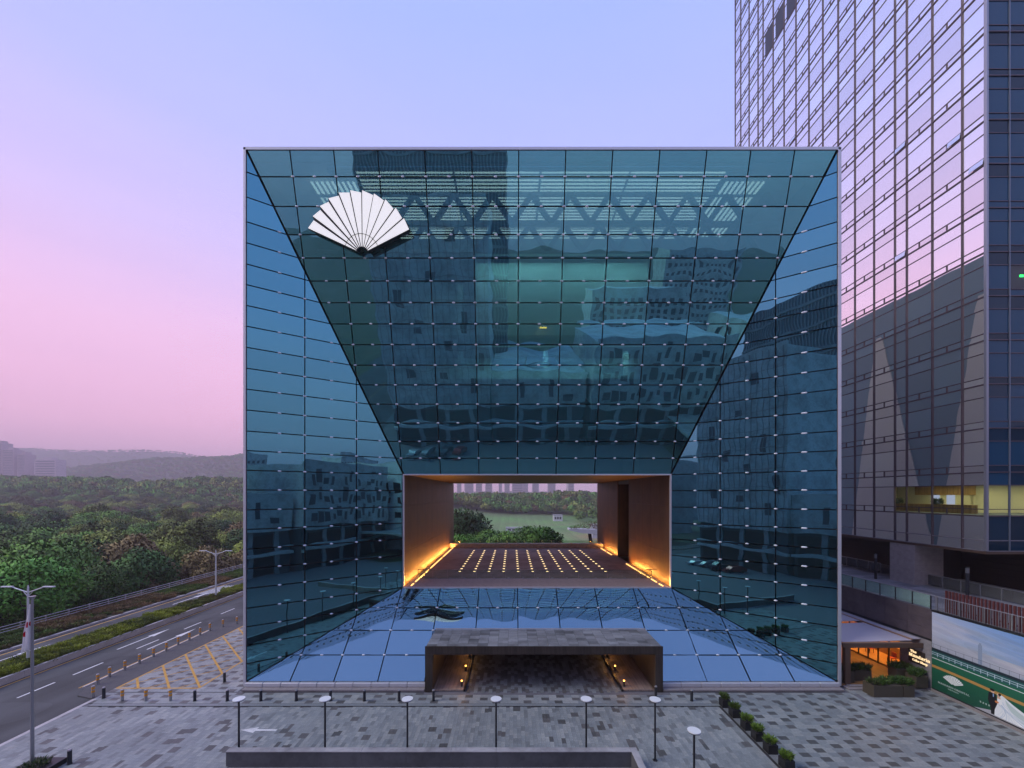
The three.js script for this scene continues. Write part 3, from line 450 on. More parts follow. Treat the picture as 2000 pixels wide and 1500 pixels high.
{ // painted markings
  const road = [], yellow = [];
  for (const z of [20, 27.5, 31.4, 35.4, 41.4, 47.4, 53.4, 59.4, 65.4, 71.4]) road.push(flatStrip(-39.25, -39.08, z, z + 2.6, -.134));
  for (const z of [36.5, 44.5, 52.5, 60.5]) road.push(flatStrip(-48.3, -48.15, z, z + 2.4, -.134));
  const arrow = (x, z, l, dir) => { const s = new THREE.Shape(); const w = .09, h = .34; s.moveTo(-w, 0); s.lineTo(w, 0); s.lineTo(w, l * .6); s.lineTo(h, l * .6); s.lineTo(0, l); s.lineTo(-h, l * .6); s.lineTo(-w, l * .6); const g = new THREE.ShapeGeometry(s); g.rotateX(-Math.PI / 2); if (dir) g.rotateY(dir); g.translate(x, -.133, -z); return muv(g); };
  road.push(arrow(-37.9, 41.2, 6.4), arrow(-41.0, 41.2, 6.4), arrow(-49.6, 35.8, 7), arrow(-49.6, 58, 7), arrow(-38, 66, 6));
  for (let i = 0; i < 9; i++) road.push(flatStrip(-47.2 - i * .45, -47.0 - i * .45, 64, 70, -.134));
  yellow.push(flatStrip(-42.75, -42.58, -60, 300, -.134), flatStrip(-51.3, -51.12, -60, 300, -.134), flatStrip(-36.1, -35.98, 33, 47, -.134));
  const rm = whole('lane_marking', merge(road), M.paint, 'white lane dashes and arrows painted on the asphalt road'); rm.userData.kind = 'structure';
  const ym = whole('edge_marking', merge(yellow), M.yellow, 'yellow edge lines painted along the road'); ym.userData.kind = 'structure';
  // loading bay: yellow border and crossed diagonals, on the pavers
  const hatch = []; const y = .008, line = (xa, za, xb, zb, w = .15) => { const dx = xb - xa, dz = zb - za, l = Math.hypot(dx, dz), g = new THREE.PlaneGeometry(l, w); g.rotateX(-Math.PI / 2); g.rotateY(Math.atan2(dz, dx)); g.translate((xa + xb) / 2, y, -(za + zb) / 2); hatch.push(muv(g)); };
  const xa = -32.6, xb = -25.8, za = 32.7, zb = 66; line(xa, za, xb, za); line(xa, za, xa, zb); line(xb, za, xb, zb);
  for (let k = -3; k < 14; k++) { const z0 = za + .1 + k * 2.55; { let a = [xa, z0 + 6.8], b = [xb, z0]; if (b[1] < za) b = [xb - (za - b[1]), za]; if (a[1] > za + .2) line(a[0], a[1], b[0], b[1], .17); } { let a = [xa, z0], b = [xb, z0 + 6.8]; if (a[1] < za) a = [xa + (za - a[1]), za]; if (b[1] > za + .2) line(a[0], a[1], b[0], b[1], .09); } }
  hatch.forEach((g, i) => g.translate(0, i * .0011, 0));
  const hm = whole('bay_marking', merge(hatch), M.yellow, 'yellow crossed box marking on the paved loading bay'); hm.userData.kind = 'structure';
  const s = new THREE.Shape(); s.moveTo(2.45, -.1); s.lineTo(2.45, .1); s.lineTo(1.05, .1); s.lineTo(1.05, .33); s.lineTo(0, 0); s.lineTo(1.05, -.33); s.lineTo(1.05, -.1); const g = new THREE.ShapeGeometry(s); g.rotateX(-Math.PI / 2); g.translate(-18.4, .009, -26.9); const am = whole('direction_arrow', muv(g), M.paint, 'white arrow painted on the plaza pavers pointing left'); am.userData.kind = 'structure';
}

// ---------------------------------------------------------------- low parapet, disc lamps, bollards, planters
{
  const t = thing('parapet_wall', 'long low dark grey parapet wall with pale coping at the near edge of the plaza', 'wall');
  const face = std(C(.105, .108, .118), .8, 0, { map: mottle });
  for (let i = 0; i < 9; i++) { const a = -16.8 + 23.8 * i / 9, b = -16.8 + 23.8 * (i + 1) / 9; part('wall_panel', bx(a + .004, -.3, -23.3, b - .004, .84, -23.6), face, t); part('coping_stone', bx(a + .004, .842, -23.27, b - .004, .9, -23.66, .01), M.concrete, t); }
  part('return_wall', bx(7.0, -.3, -23.6, 7.3, .84, -8), face, t); part('coping_stone', bx(7.004, .842, -23.66, 7.4, .9, -8, .01), M.concrete, t);
}
{
  const spots = [[-16.45, 23.9], [-11.26, 23.9], [-6.3, 23.9], [-.96, 23.9], [4.47, 23.9], [8.6, 23.85], [9.5, 20.7]];
  const labs = ['leftmost of the disc-topped lamps behind the low parapet', 'second disc-topped lamp from the left behind the parapet', 'third disc-topped lamp from the left, left of the canopy driveway', 'fourth disc-topped lamp from the left, before the middle of the canopy', 'fifth disc-topped lamp from the left, before the right half of the canopy', 'disc-topped lamp just right of the parapet end, its pole foot in view', 'nearest disc-topped lamp, lowest in the frame at the right'];
  let f = null; spots.forEach(([x, z], i) => { const l = labs[i]; if (f) return copy(f, [x, 0, -z], 0, l); f = thing('disc_lamp', l, 'lamp', [x, 0, -z], 0, 'disc lamps on the plaza'); part('pole', new THREE.CylinderGeometry(.055, .06, 3.58, 12).translate(0, 1.79, 0), M.poleDark, f); part('base_plate', new THREE.CylinderGeometry(.14, .14, .02, 16).translate(0, .01, 0), M.poleDark, f); const d = new THREE.CylinderGeometry(.33, .33, .05, 32).translate(0, 3.66, 0); part('disc', d, std(C(.72, .74, .75), .45), f); part('disc_rim', new THREE.CylinderGeometry(.335, .32, .03, 32).translate(0, 3.615, 0), M.poleDark, f); });
}
{ // plain dark bollards
  const at = (px, py) => [(px - 1000) * 16 / (py - 965), 16 * F / (py - 965)];
  const dark = [[444, 1368.7], [509.5, 1368.7], [578.7, 1368.7], [645.5, 1368.7], [711.7, 1368.7], [779.5, 1368.7], [846.7, 1368.7], [380.5, 1368.7], [202.7, 1363.5], [438.5, 1332], [136, 1492], [1351, 1368.7], [1281, 1361]];
  const words = ['in front of the hotel plinth left corner', 'first along the left plinth', 'second along the left plinth', 'third along the left plinth, behind a disc lamp', 'fourth along the left plinth', 'fifth along the left plinth', 'at the left leg of the canopy', 'left of the hotel corner, right of the orange-banded row', 'at the road corner beside the orange-banded bollards', 'by the loading bay, behind the front row', 'alone near the flagpole at the lower left', 'before the right plinth, left of the planters', 'at the right leg of the canopy behind a disc lamp'];
  let f = null; dark.forEach(([px, py], i) => { const [x, z] = at(px, py), l = 'dark bollard ' + words[i]; if (f) return copy(f, [x, 0, -z], 0, l); f = thing('bollard', l, 'bollard', [x, 0, -z], 0, 'dark bollards on the plaza'); part('post', new THREE.CylinderGeometry(.105, .105, .8, 16).translate(0, .4, 0), M.poleDark, f); part('cap', new THREE.CylinderGeometry(.085, .11, .07, 16).translate(0, .836, 0), M.steel, f); part('collar', new THREE.CylinderGeometry(.125, .13, .025, 16).translate(0, .012, 0), M.poleDark, f); });
  const or = [[182, 1361.5], [191, 1336], [214, 1321.5], [244, 1308], [272.6, 1294.8], [300, 1282], [325, 1270.5], [348, 1259], [370, 1250], [391, 1240], [410, 1231], [435.5, 1223.4], [462.6, 1217.8], [239, 1368.7], [285, 1368.7], [333, 1368.7]];
  const ow = ['nearest at the road corner', 'second from the road corner along the kerb', 'third along the kerb', 'fourth along the kerb', 'fifth along the kerb', 'sixth along the kerb', 'seventh along the kerb', 'eighth along the kerb', 'ninth along the kerb', 'tenth along the kerb', 'eleventh along the kerb', 'twelfth along the kerb', 'farthest along the kerb, by the hotel edge', 'left one of three before the loading bay', 'middle one of three before the loading bay', 'right one of three before the loading bay'];
  const orange = std(C(.72, .30, .015), .55); let g = null;
  or.forEach(([px, py], i) => { let [x, z] = at(px, py), y = i < 13 && i > 0 ? -.036 : 0; const l = 'orange-banded bollard, ' + ow[i]; if (g) return copy(g, [x, y, -z], 0, l); g = thing('striped_bollard', l, 'bollard', [x, y, -z], 0, 'orange-banded bollards at the road edge'); part('post', new THREE.CylinderGeometry(.1, .1, .86, 16).translate(0, .43, 0), M.steel, g); part('band', new THREE.CylinderGeometry(.106, .106, .17, 16).translate(0, .72, 0), orange, g); part('band', new THREE.CylinderGeometry(.106, .106, .15, 16).translate(0, .46, 0), orange, g); part('cap', new THREE.CylinderGeometry(.08, .1, .03, 16).translate(0, .875, 0), M.steel, g); });
}
// leaf helpers: a plant is many small leaf faces, each with its own tone
function leafGeometry(leaves) { // each: position, direction, side, length, width, color
  const pos = [], col = [], nor = [];
  for (const { p, d, s, l, w, c, o } of leaves) {
    const f = new THREE.Vector3().crossVectors(s, d).normalize(), n = o ?? f, a = p.clone(), m = p.clone().addScaledVector(d, l * .5).addScaledVector(f, l * .08), b = p.clone().addScaledVector(d, l), x = m.clone().addScaledVector(s, w / 2), y = m.clone().addScaledVector(s, -w / 2);
    for (const q of f.dot(n) > 0 ? [a, x, b, a, b, y] : [a, b, x, a, y, b]) { pos.push(q.x, q.y, q.z); nor.push(n.x, n.y, n.z); col.push(c.r, c.g, c.b); }
  }
  const g = new THREE.BufferGeometry(); g.setAttribute('position', new THREE.Float32BufferAttribute(pos, 3)); g.setAttribute('normal', new THREE.Float32BufferAttribute(nor, 3)); g.setAttribute('color', new THREE.Float32BufferAttribute(col, 3)); return g;
}
const leafMat = new THREE.MeshStandardMaterial({ color: C(1, 1, 1), vertexColors: true, roughness: .75, side: THREE.DoubleSide });
function dirOf(r, up = 0) { const z = r() * 2 - 1, a = r() * 6.283, k = Math.sqrt(1 - z * z); return V(k * Math.cos(a), z + up, k * Math.sin(a)).normalize(); }
function tuft(r, w, h, n, base, len = .4) {
  const L = []; for (let i = 0; i < n; i++) { const a = r() * 6.283, q = Math.sqrt(r()) * w, p = V(Math.cos(a) * q * .7, r() * h * .55, Math.sin(a) * q * .7), d = V(Math.cos(a) * (.3 + q / w), .7 + r(), Math.sin(a) * (.3 + q / w)).normalize(), s = new THREE.Vector3().crossVectors(d, dirOf(r)).normalize(), t = .7 + .7 * r(); L.push({ p, d, s, l: len * (.6 + .7 * r()), w: len * .22, c: C(base[0] * t, base[1] * t, base[2] * t) }); }
  return leafGeometry(L);
}
{ // six square black planters in a receding row
  const zs = [29.95, 28.6, 27.1, 25.9, 24.65, 23.2], words = ['farthest, nearest the hotel', 'second from the hotel', 'third from the hotel', 'fourth from the hotel', 'fifth from the hotel', 'nearest, at the bottom edge'];
  const g = 'black planters along the driveway border'; const r = rng(31);
  zs.forEach((z, i) => { const t = thing('planter', 'square black planter with a bushy green shrub, ' + words[i] + ' of the row', 'planter', [16.05, 0, -z], 0, g); part('box', bx(-.3, 0, -.3, .3, .56, .3, .02), M.black, t); part('soil', bx(-.26, .5, -.26, .26, .565, .26), M.dark, t); const k = i > 1 ? 1.25 : .8; const f = part('shrub', tuft(r, .36, .42, 330, [.085 * k, .15 * k, .02], .25), leafMat, t); f.position.y = .56; f.rotation.y = i; });
}

// ---------------------------------------------------------------- flagpole and street lamps
{
  const t = thing('flagpole', 'tall silver flagpole with a hanging white flag at the lower left', 'flagpole', [-28.05, 0, -23.2]);
  part('pole', new THREE.CylinderGeometry(.06, .095, 9.9, 14).translate(0, 4.95, 0), M.steel, t); part('truck', new THREE.CylinderGeometry(.16, .1, .16, 14).translate(0, 9.95, 0), M.steel, t); part('base', new THREE.CylinderGeometry(.2, .22, .1, 16).translate(0, .05, 0), M.steel, t);
  const cv = document.createElement('canvas'); cv.width = 128; cv.height = 256; const c = cv.getContext('2d'); c.fillStyle = '#f2eff0'; c.fillRect(0, 0, 128, 256); c.fillStyle = '#c8102e'; for (const [x, y] of [[48, 112], [98, 158]]) { c.beginPath(); c.ellipse(x, y, 34, 17, 0, 0, 7); c.fill(); } const ft = new THREE.CanvasTexture(cv); ft.colorSpace = THREE.SRGBColorSpace;
  const g = new THREE.PlaneGeometry(1, 2.55, 28, 24), p = g.attributes.position; for (let i = 0; i < p.count; i++) { const u = p.getX(i) + .5, v = 1 - (p.getY(i) / 2.55 + .5), wd = .12 + .62 * v; p.setXYZ(i, -.09 - u * wd * .55 + .02 * Math.sin(v * 9), 9.55 - v * 2.55 - (u * .25 * v), .13 * Math.sin(u * 13 + v * 2) * (.35 + v)); } g.computeVertexNormals();
  const f = whole('flag', g, new THREE.MeshStandardMaterial({ map: ft, roughness: .85, side: THREE.DoubleSide }), 'limp white flag with two red roundels hanging on the silver pole', 'flag'); f.position.copy(t.position);
  const pl = thing('low_planter', 'low black edged planter bed with clipped green shrub beside the flagpole', 'planter', [-28.3, 0, -22.9]); part('box', bx(-.2, 0, -.8, 1.75, .3, .9, .02), M.black, pl); const s = part('shrub', tuft(rng(8), .85, .3, 420, [.05, .085, .02], .2), leafMat, pl); s.position.set(.75, .25, 0);
}
{
  const grp = 'twin-armed street lamps on the median';
  const t = thing('street_lamp', 'near white twin-armed street lamp on the planted median behind the flagpole', 'street lamp', [-45, .35, -36.9], 0, grp), w = std(C(.62, .64, .68), .45, .2);
  part('pole', new THREE.CylinderGeometry(.07, .12, 6.9, 12).translate(0, 3.45, 0), w, t);
  for (const s of [-1, 1]) { const a = part('arm', rod(V(0, 6.5, 0), V(s * 1.5, 7.0, 0), .05, .045), w, t); part('brace', rod(V(0, 6.1, 0), V(s * .5, 6.67, 0), .03), w, t); part('lamp_head', merge([bx(s * 1.4, 6.97, -.12, s * 2.45, 7.09, .12, .03).rotateZ(0)]), std(C(.5, .52, .56), .4), t); }
  part('finial', new THREE.CylinderGeometry(.03, .07, .3, 8).translate(0, 7.05, 0), w, t);
  copy(t, [-45, .35, -60.3], 0, 'farther white twin-armed street lamp on the median near the hotel edge');
}

// ---------------------------------------------------------------- median, verge, guard rail
{
  const m = thing('median', 'concrete-edged planted median between the carriageways', null); m.userData.kind = 'structure';
  for (let z = -40; z < 150; z += 3) { part('median_wall', bx(-43.25, -.3, -z, -43.0, .46, -(z + 2.985), .02), M.paleStone, m); part('median_wall', bx(-46.75, -.3, -z, -46.5, .3, -(z + 2.985), .02), M.paleStone, m); }
  part('median_soil', bx(-46.5, -.3, 40, -43.25, .3, -150), std(C(.05, .045, .03), .95), m);
  const v = thing('verge', 'narrow kerbed soil verge beyond the far carriageway', null); v.userData.kind = 'structure';
  for (let z = -40; z < 150; z += 3) part('verge_kerb', bx(-52.2, -.3, -z, -51.85, .04, -(z + 2.985), .02), M.paleStone, v); part('verge_soil', bx(-57.4, -.5, 40, -52.2, .03, -200), std(C(.06, .055, .03), .95, 0, { map: mottle }), v);
  const bush = (name, label, list, size, tones) => { const r = rng(list.length + 3); const variants = [0, 1].map(() => tuft(r, .6, .7, 90, [1, 1, 1], .26)); const im = new THREE.InstancedMesh(merge(variants), leafMat, list.length); im.name = numbered(name); im.userData = { label, kind: 'stuff' }; im.castShadow = im.receiveShadow = true; list.forEach(([x, y, z, s, k], i) => { im.setMatrixAt(i, new THREE.Matrix4().compose(V(x, y, -z), new THREE.Quaternion().setFromAxisAngle(V(0, 1, 0), r() * 6.3), V(s, s * (.75 + .4 * r()), s))); const c = tones[k ?? Math.floor(r() * tones.length)], q = .75 + .5 * r(); im.setColorAt(i, C(c[0] * q, c[1] * q, c[2] * q)); }); scene.add(im); };
  const r = rng(404), a = [], b = [];
  const mt = [[.10, .135, .022], [.07, .10, .024], [.135, .155, .025], [.11, .09, .03], [.22, .26, .025]];
  for (let z = 18; z < 140; z += .16) for (let k = 0; k < 3; k++) { const n = vnoise(z / 3, k, 0, 81); a.push([-43.4 - r() * 2.9, .26, z + r() * .2, .45 + .6 * n + .3 * r(), n > .66 ? 4 : n > .5 ? 0 : n < .3 ? 3 : Math.floor(r() * 4)]); }
  bush('median_shrubs', 'mixed green and yellow-green shrubs filling the road median', a, 1, mt);
  const vt = [[.07, .115, .022], [.09, .15, .025], [.20, .125, .06], [.15, .11, .05], [.13, .17, .03]];
  for (let z = 22; z < 190; z += .2) for (let k = 0; k < 4; k++) { const n = vnoise(z / 6, k * .4, 0, 83); b.push([-52.4 - r() * 5.6, -.05, z + r() * .2, .55 + .7 * n, n > .62 && z > 46 ? 2 + Math.floor(r() * 2) : Math.floor(r() * 2) + (r() < .15 ? 4 - 1 : 0)]); }
  bush('verge_shrubs', 'green shrubs and reddish grasses along the verge under the guard rail', b, 1, vt);
  const gr = thing('guard_rail', 'grey metal three-bar guard rail along the far edge of the road', 'guard rail'); for (let z = 26; z < 190; z += 2.5) part('post', bx(-57.1, -.6, -z, -56.98, 1.2, -(z + .12)), M.steel, gr); for (const y of [.55, .85, 1.16]) part('rail', rod(V(-56.92, y, -24), V(-56.92, y, -190), .05, .05, 8), M.steel, gr);
}

// ---------------------------------------------------------------- office tower on the right
const XT = 41.8, ZC = 35.02, STOREY = 3.885, E0 = 14.06;
const tower = thing('office_tower', 'tall glass office tower with pale mirrored flank and dark blue front', 'building');
{
  const zl = [35.02, 36.82, 39.45, 42.0, 43.3, 45.8, 48.35, 50.85, 53.35, 55.85, 58.4, 60.95, 63.5, 66.05, 67.4, 69.95, 72.5, 74.3];
  const side = [.78, .72, .84].map((v, i) => new THREE.MeshPhysicalMaterial({ color: C(.99 * v / .8, .95 * v / .8, .91 * v / .8), metalness: .97, roughness: .02 }));
  const front = [.018, .034, .013].map((v) => new THREE.MeshPhysicalMaterial({ color: C(v * .2, v * 1.7, v * 3.4), roughness: .03, ior: 1.36 }));
  const clear = new THREE.MeshPhysicalMaterial({ color: C(.72, .78, .74), roughness: .02, transmission: 1, thickness: 0, ior: 1.5 });
  const mull = std(C(.10, .075, .09), .5, .4), frontMull = std(C(.16, .19, .25), .45, .4);
  const r = rng(606), list = [];
  const N = 26, top = E0 + N * STOREY;
  // rows within a storey, from its floor line up: a vent band, the vision glass, a spandrel
  const rows = [[.04, .56, 'band'], [.62, 2.70, 'vision'], [2.76, 3.83, 'spandrel']];
  for (let s = 0; s < N; s++) for (const [a, b, kind] of rows) for (let i = 0; i < zl.length - 1; i++) {
    const y0 = E0 + s * STOREY + a, y1 = E0 + s * STOREY + b, z0 = zl[i] + .03, z1 = zl[i + 1] - .03, wide = z1 - z0 > 2.3;
    const litRoom = (s === 0 && i >= 0 && i <= 3) || (s === 2 && i > 13); const open = litRoom && kind !== 'spandrel';
    const vent = kind === 'band' && wide; const cells = vent ? [[z0, (z0 + z1) / 2 - .03], [(z0 + z1) / 2 + .03, z1]] : [[z0, z1]];
    for (const [p, q] of cells) { const tilt = kind === 'vision' ? (r() - .5) * .006 : (r() - .5) * .003; list.push({ face: 's', y0, y1, a: p, b: q, tilt, m: open ? clear : side[Math.floor(r() * 3)], d: p }); }
  }
  for (let i = 0; i < zl.length - 1; i++) for (const [y0, y1] of [[11.92, E0 - .03], [11.0, 11.86]]) list.push({ face: 's', y0, y1, a: zl[i] + .03, b: zl[i + 1] - .03, tilt: (r() - .5) * .006, m: side[Math.floor(r() * 3)], d: zl[i] });
  const xl = []; for (let k = 0; k <= 9; k++) xl.push(XT + .12 + k * 1.94);
  for (let s = -1; s < N; s++) for (const [a, b, kind] of s < 0 ? [[-.03, .8, 's'], [.86, 3.83, 's']] : rows) for (let i = 0; i < xl.length - 1; i++) { const y0 = (s < 0 ? 11.03 - 0 : E0 + s * STOREY) + (s < 0 ? a : a), y1 = s < 0 ? (a < 0 ? 11.86 : E0 - .03) : E0 + s * STOREY + b; const yy0 = s < 0 && a > 0 ? 11.92 : y0; const lit = s === 0 && kind !== 'spandrel' || (s === 5 && i === 1 && kind === 'vision'); list.push({ face: 'f', y0: yy0, y1, a: xl[i] + .03, b: xl[i + 1] - .03, tilt: (r() - .5) * .004, m: lit ? clear : front[kind === 'vision' ? 1 : Math.floor(r() * 3)], d: 35 + i }); }
  const pane = (q) => { const w = q.b - q.a, h = q.y1 - q.y0, g = new THREE.PlaneGeometry(w, h, 3, 4), p = g.attributes.position, n = g.attributes.normal, bow = (r() - .3) * .0035; for (let i = 0; i < p.count; i++) { const u = p.getX(i) / w, v = p.getY(i) / h; const f = bow * (1 - 4 * v * v) * (1 - 4 * u * u); p.setZ(i, f + q.tilt * p.getY(i)); n.setXYZ(i, bow * (8 * u / w) * (1 - 4 * v * v), bow * (8 * v / h) * (1 - 4 * u * u) - q.tilt, 1); } if (q.face === 's') { g.rotateY(-Math.PI / 2); g.translate(XT, (q.y0 + q.y1) / 2, -(q.a + q.b) / 2); } else g.translate((q.a + q.b) / 2, (q.y0 + q.y1) / 2, -ZC); return g; };
  const seen = (q) => { const x = q.face === 's' ? XT : q.a, z = q.face === 's' ? q.a : ZC; const px = 1000 + x / z * F, py = 965 - (q.y0 - 16) / z * F; return px < 2010 && py > -60 && py < 1100 && px > (py > 290 ? 1640 : 1430) ? (q.b - q.a) * (q.y1 - q.y0) / z / z / (q.face === 's' ? z / 30 : 1) : 0; };
  list.sort((a, b) => seen(b) - seen(a)); const rest = new Map();
  list.forEach((q, i) => { if (q.m === clear || i < 290) part('window_pane', pane(q), q.m, tower); else rest.set(q.m, [...(rest.get(q.m) ?? []), pane(q)]); });
  for (const [m, gs] of rest) { const p = part('window_pane_field', merge(gs), m, tower); p.userData.kind = 'stuff'; }
  // mullions, floor lines and transoms, each proud of the glass
  for (const z of zl.slice(1)) part('mullion', bx(XT - .10, 11, -(z - .045), XT + .06, top, -(z + .045)), mull, tower);
  part('corner_mullion', bx(XT - .06, 10.97, -(ZC - .12), XT + .14, top, -(ZC + .1), .01), std(C(.3, .31, .36), .4, .6), tower);
  for (const x of xl.slice(1)) part('mullion', bx(x - .04, 11, -(ZC - .09), x + .04, top, -(ZC + .04)), frontMull, tower);
  for (let s = 0; s < N; s++) { const y = E0 + s * STOREY; part('floor_line', merge([bx(XT - .085, y - .075, -(ZC + .1), XT + .02, y + .035, -74.4), bx(XT + .14, y - .05, -(ZC - .08), XT + 18, y + .04, -(ZC + .02))]), mull, tower); part('transom', merge([bx(XT - .055, y + .555, -(ZC + .1), XT + .03, y + .625, -74.4), bx(XT - .05, y + 2.695, -(ZC + .1), XT + .03, y + 2.765, -74.4), bx(XT + .14, y + .555, -(ZC - .05), XT + 18, y + .625, -(ZC + .02)), bx(XT + .14, y + 2.695, -(ZC - .05), XT + 18, y + 2.765, -(ZC + .02))]), mull, tower); }
  part('vent_divider', merge([].concat(...Array.from({ length: N }, (_, s) => zl.slice(0, -1).map((z, i) => zl[i + 1] - z > 2.3 ? bx(XT - .06, E0 + s * STOREY + .04, -((z + zl[i + 1]) / 2 - .035), XT + .03, E0 + s * STOREY + .55, -((z + zl[i + 1]) / 2 + .035)) : null).filter(Boolean)))), mull, tower);
  part('floor_line', merge([bx(XT - .07, 11.85, -(ZC + .1), XT + .02, 11.93, -74.4), bx(XT + .14, 11.85, -(ZC - .07), XT + 18, 11.93, -(ZC + .02)), bx(XT - .07, 10.93, -(ZC + .1), XT + .02, 11.0, -74.4), bx(XT + .14, 10.93, -(ZC - .07), XT + 18, 11.0, -(ZC + .02))]), std(C(.25, .24, .27), .5, .4), tower);
  // open vents in the band
  for (const [s, i] of [[18, 4], [9, 1], [8, 0], [14, 10], [10, 3], [7, 3]]) part('open_vent', bx(-.015, -.48, 0, .015, 0, 1.1).rotateZ(-.16).translate(XT - .07, E0 + s * STOREY + .54, -(zl[i] + 1.2)), side[1], tower);
  for (const [s, i] of [[19, 12], [19, 11], [19, 10]]) part('dark_opening', bx(XT - .07, E0 + s * STOREY + .1, -(zl[i] + .1), XT - .04, E0 + s * STOREY + 3.7, -(zl[i] + 1.9)), M.black, tower);
  // core, soffit, lit rooms
  part('core', merge([bx(XT + .1, 17.0, -(ZC + .1), XT + .25, 21.8, -74.2), bx(XT + .1, 25.5, -(ZC + .1), XT + .25, top, -74.2), bx(XT + .1, 21.8, -(ZC + .1), XT + .25, 25.5, -66), bx(XT + .1, 11, -48.4, XT + .25, 17, -74.2), bx(XT + .1, 11.02, -(ZC + .1), XT + .25, 14.0, -48.4), bx(XT + .26, 11.02, -(ZC + .1), XT + 18, 14, -(ZC + .25)), bx(XT + .26, 17, -(ZC + .1), XT + 18, top, -(ZC + .25)), bx(XT + .1, top, -(ZC + .1), XT + 18, top + .4, -74.2), bx(XT + .1, 11, -74.25, XT + 18, top, -74.4)]), M.dark, tower);
  part('soffit', bx(XT - .05, 10.7, -(ZC - .05), XT + 18, 10.92, -74.4), std(C(.10, .06, .04), .6, .2), tower);
  const cream = std(C(.62, .60, .40), .8), wood = std(C(.42, .26, .08), .6, 0, { map: streak });
  part('room_floor', bx(XT + .3, 14.0, -(ZC + .3), XT + 17, 14.1, -48.2), M.interiorDark, tower); part('room_wall', merge([bx(XT + 5, 14.1, -(ZC + 5.5), XT + 5.2, 16.95, -48.2), bx(XT + .3, 14.1, -48.2, XT + 5, 16.95, -48.35), bx(XT + 5.2, 14.1, -(ZC + 5.3), XT + 17, 16.95, -(ZC + 5.5))]), cream, tower); part('room_ceiling', bx(XT + .3, 16.96, -(ZC + .3), XT + 17, 17.0, -48.2), cream, tower);
  part('room_screen', bx(XT + 4.96, 14.9, -43.4, XT + 4.99, 15.9, -44.3), glow(.5, .55, .8, .8), tower); part('room_screen', bx(XT + 4.96, 14.9, -41.9, XT + 4.99, 15.9, -42.7), glow(.5, .55, .8, .8), tower);
  part('room_panel', bx(XT + 4.9, 15.9, -40, XT + 4.98, 16.9, -46), wood, tower); part('counter', bx(XT + 2.2, 14.1, -38, XT + 2.8, 14.95, -46), wood, tower);
  for (const [x, z, w] of [[XT + 2.4, 38.4, 1.8], [XT + 2.4, 42, 1.8], [XT + 7, 37.6, 2], [XT + 11, 37.6, 2]]) { part('ceiling_lamp', bx(x - .3, 16.93, -(z - w / 2), x + .3, 16.955, -(z + w / 2)), glow(1, .9, .5, 4), tower); const l = new THREE.RectAreaLight(new THREE.Color(1, .88, .5), 24, .6, w); l.position.set(x, 16.92, -z); l.lookAt(x, 10, -z); tower.add(l); }
  for (const [x, z] of [[XT + 1.6, 44.6], [XT + 1.4, 40.3]]) { const f = part('office_plant', tuft(rng(5), .4, .9, 260, [.04, .08, .02], .3), leafMat, tower); f.position.set(x, 14.9, -z); }
  part('upper_room', merge([bx(XT + 4, 21.9, -66.2, XT + 4.2, 25.4, -74.1), bx(XT + .3, 21.8, -66.2, XT + 4, 21.9, -74.1), bx(XT + .3, 25.3, -66.2, XT + 4, 25.4, -74.1)]), cream, tower); for (const z of [67.4, 70, 72.4]) part('ceiling_lamp', bx(XT + .8, 25.24, -z, XT + 3.2, 25.28, -(z + .25)), glow(.95, 1, .7, 9), tower);
  part('exit_light', bx(XT + 3.1, 35.2, -(ZC + .06), XT + 3.45, 35.4, -(ZC + .09)), glow(.02, 1, .15, 3), tower);
}
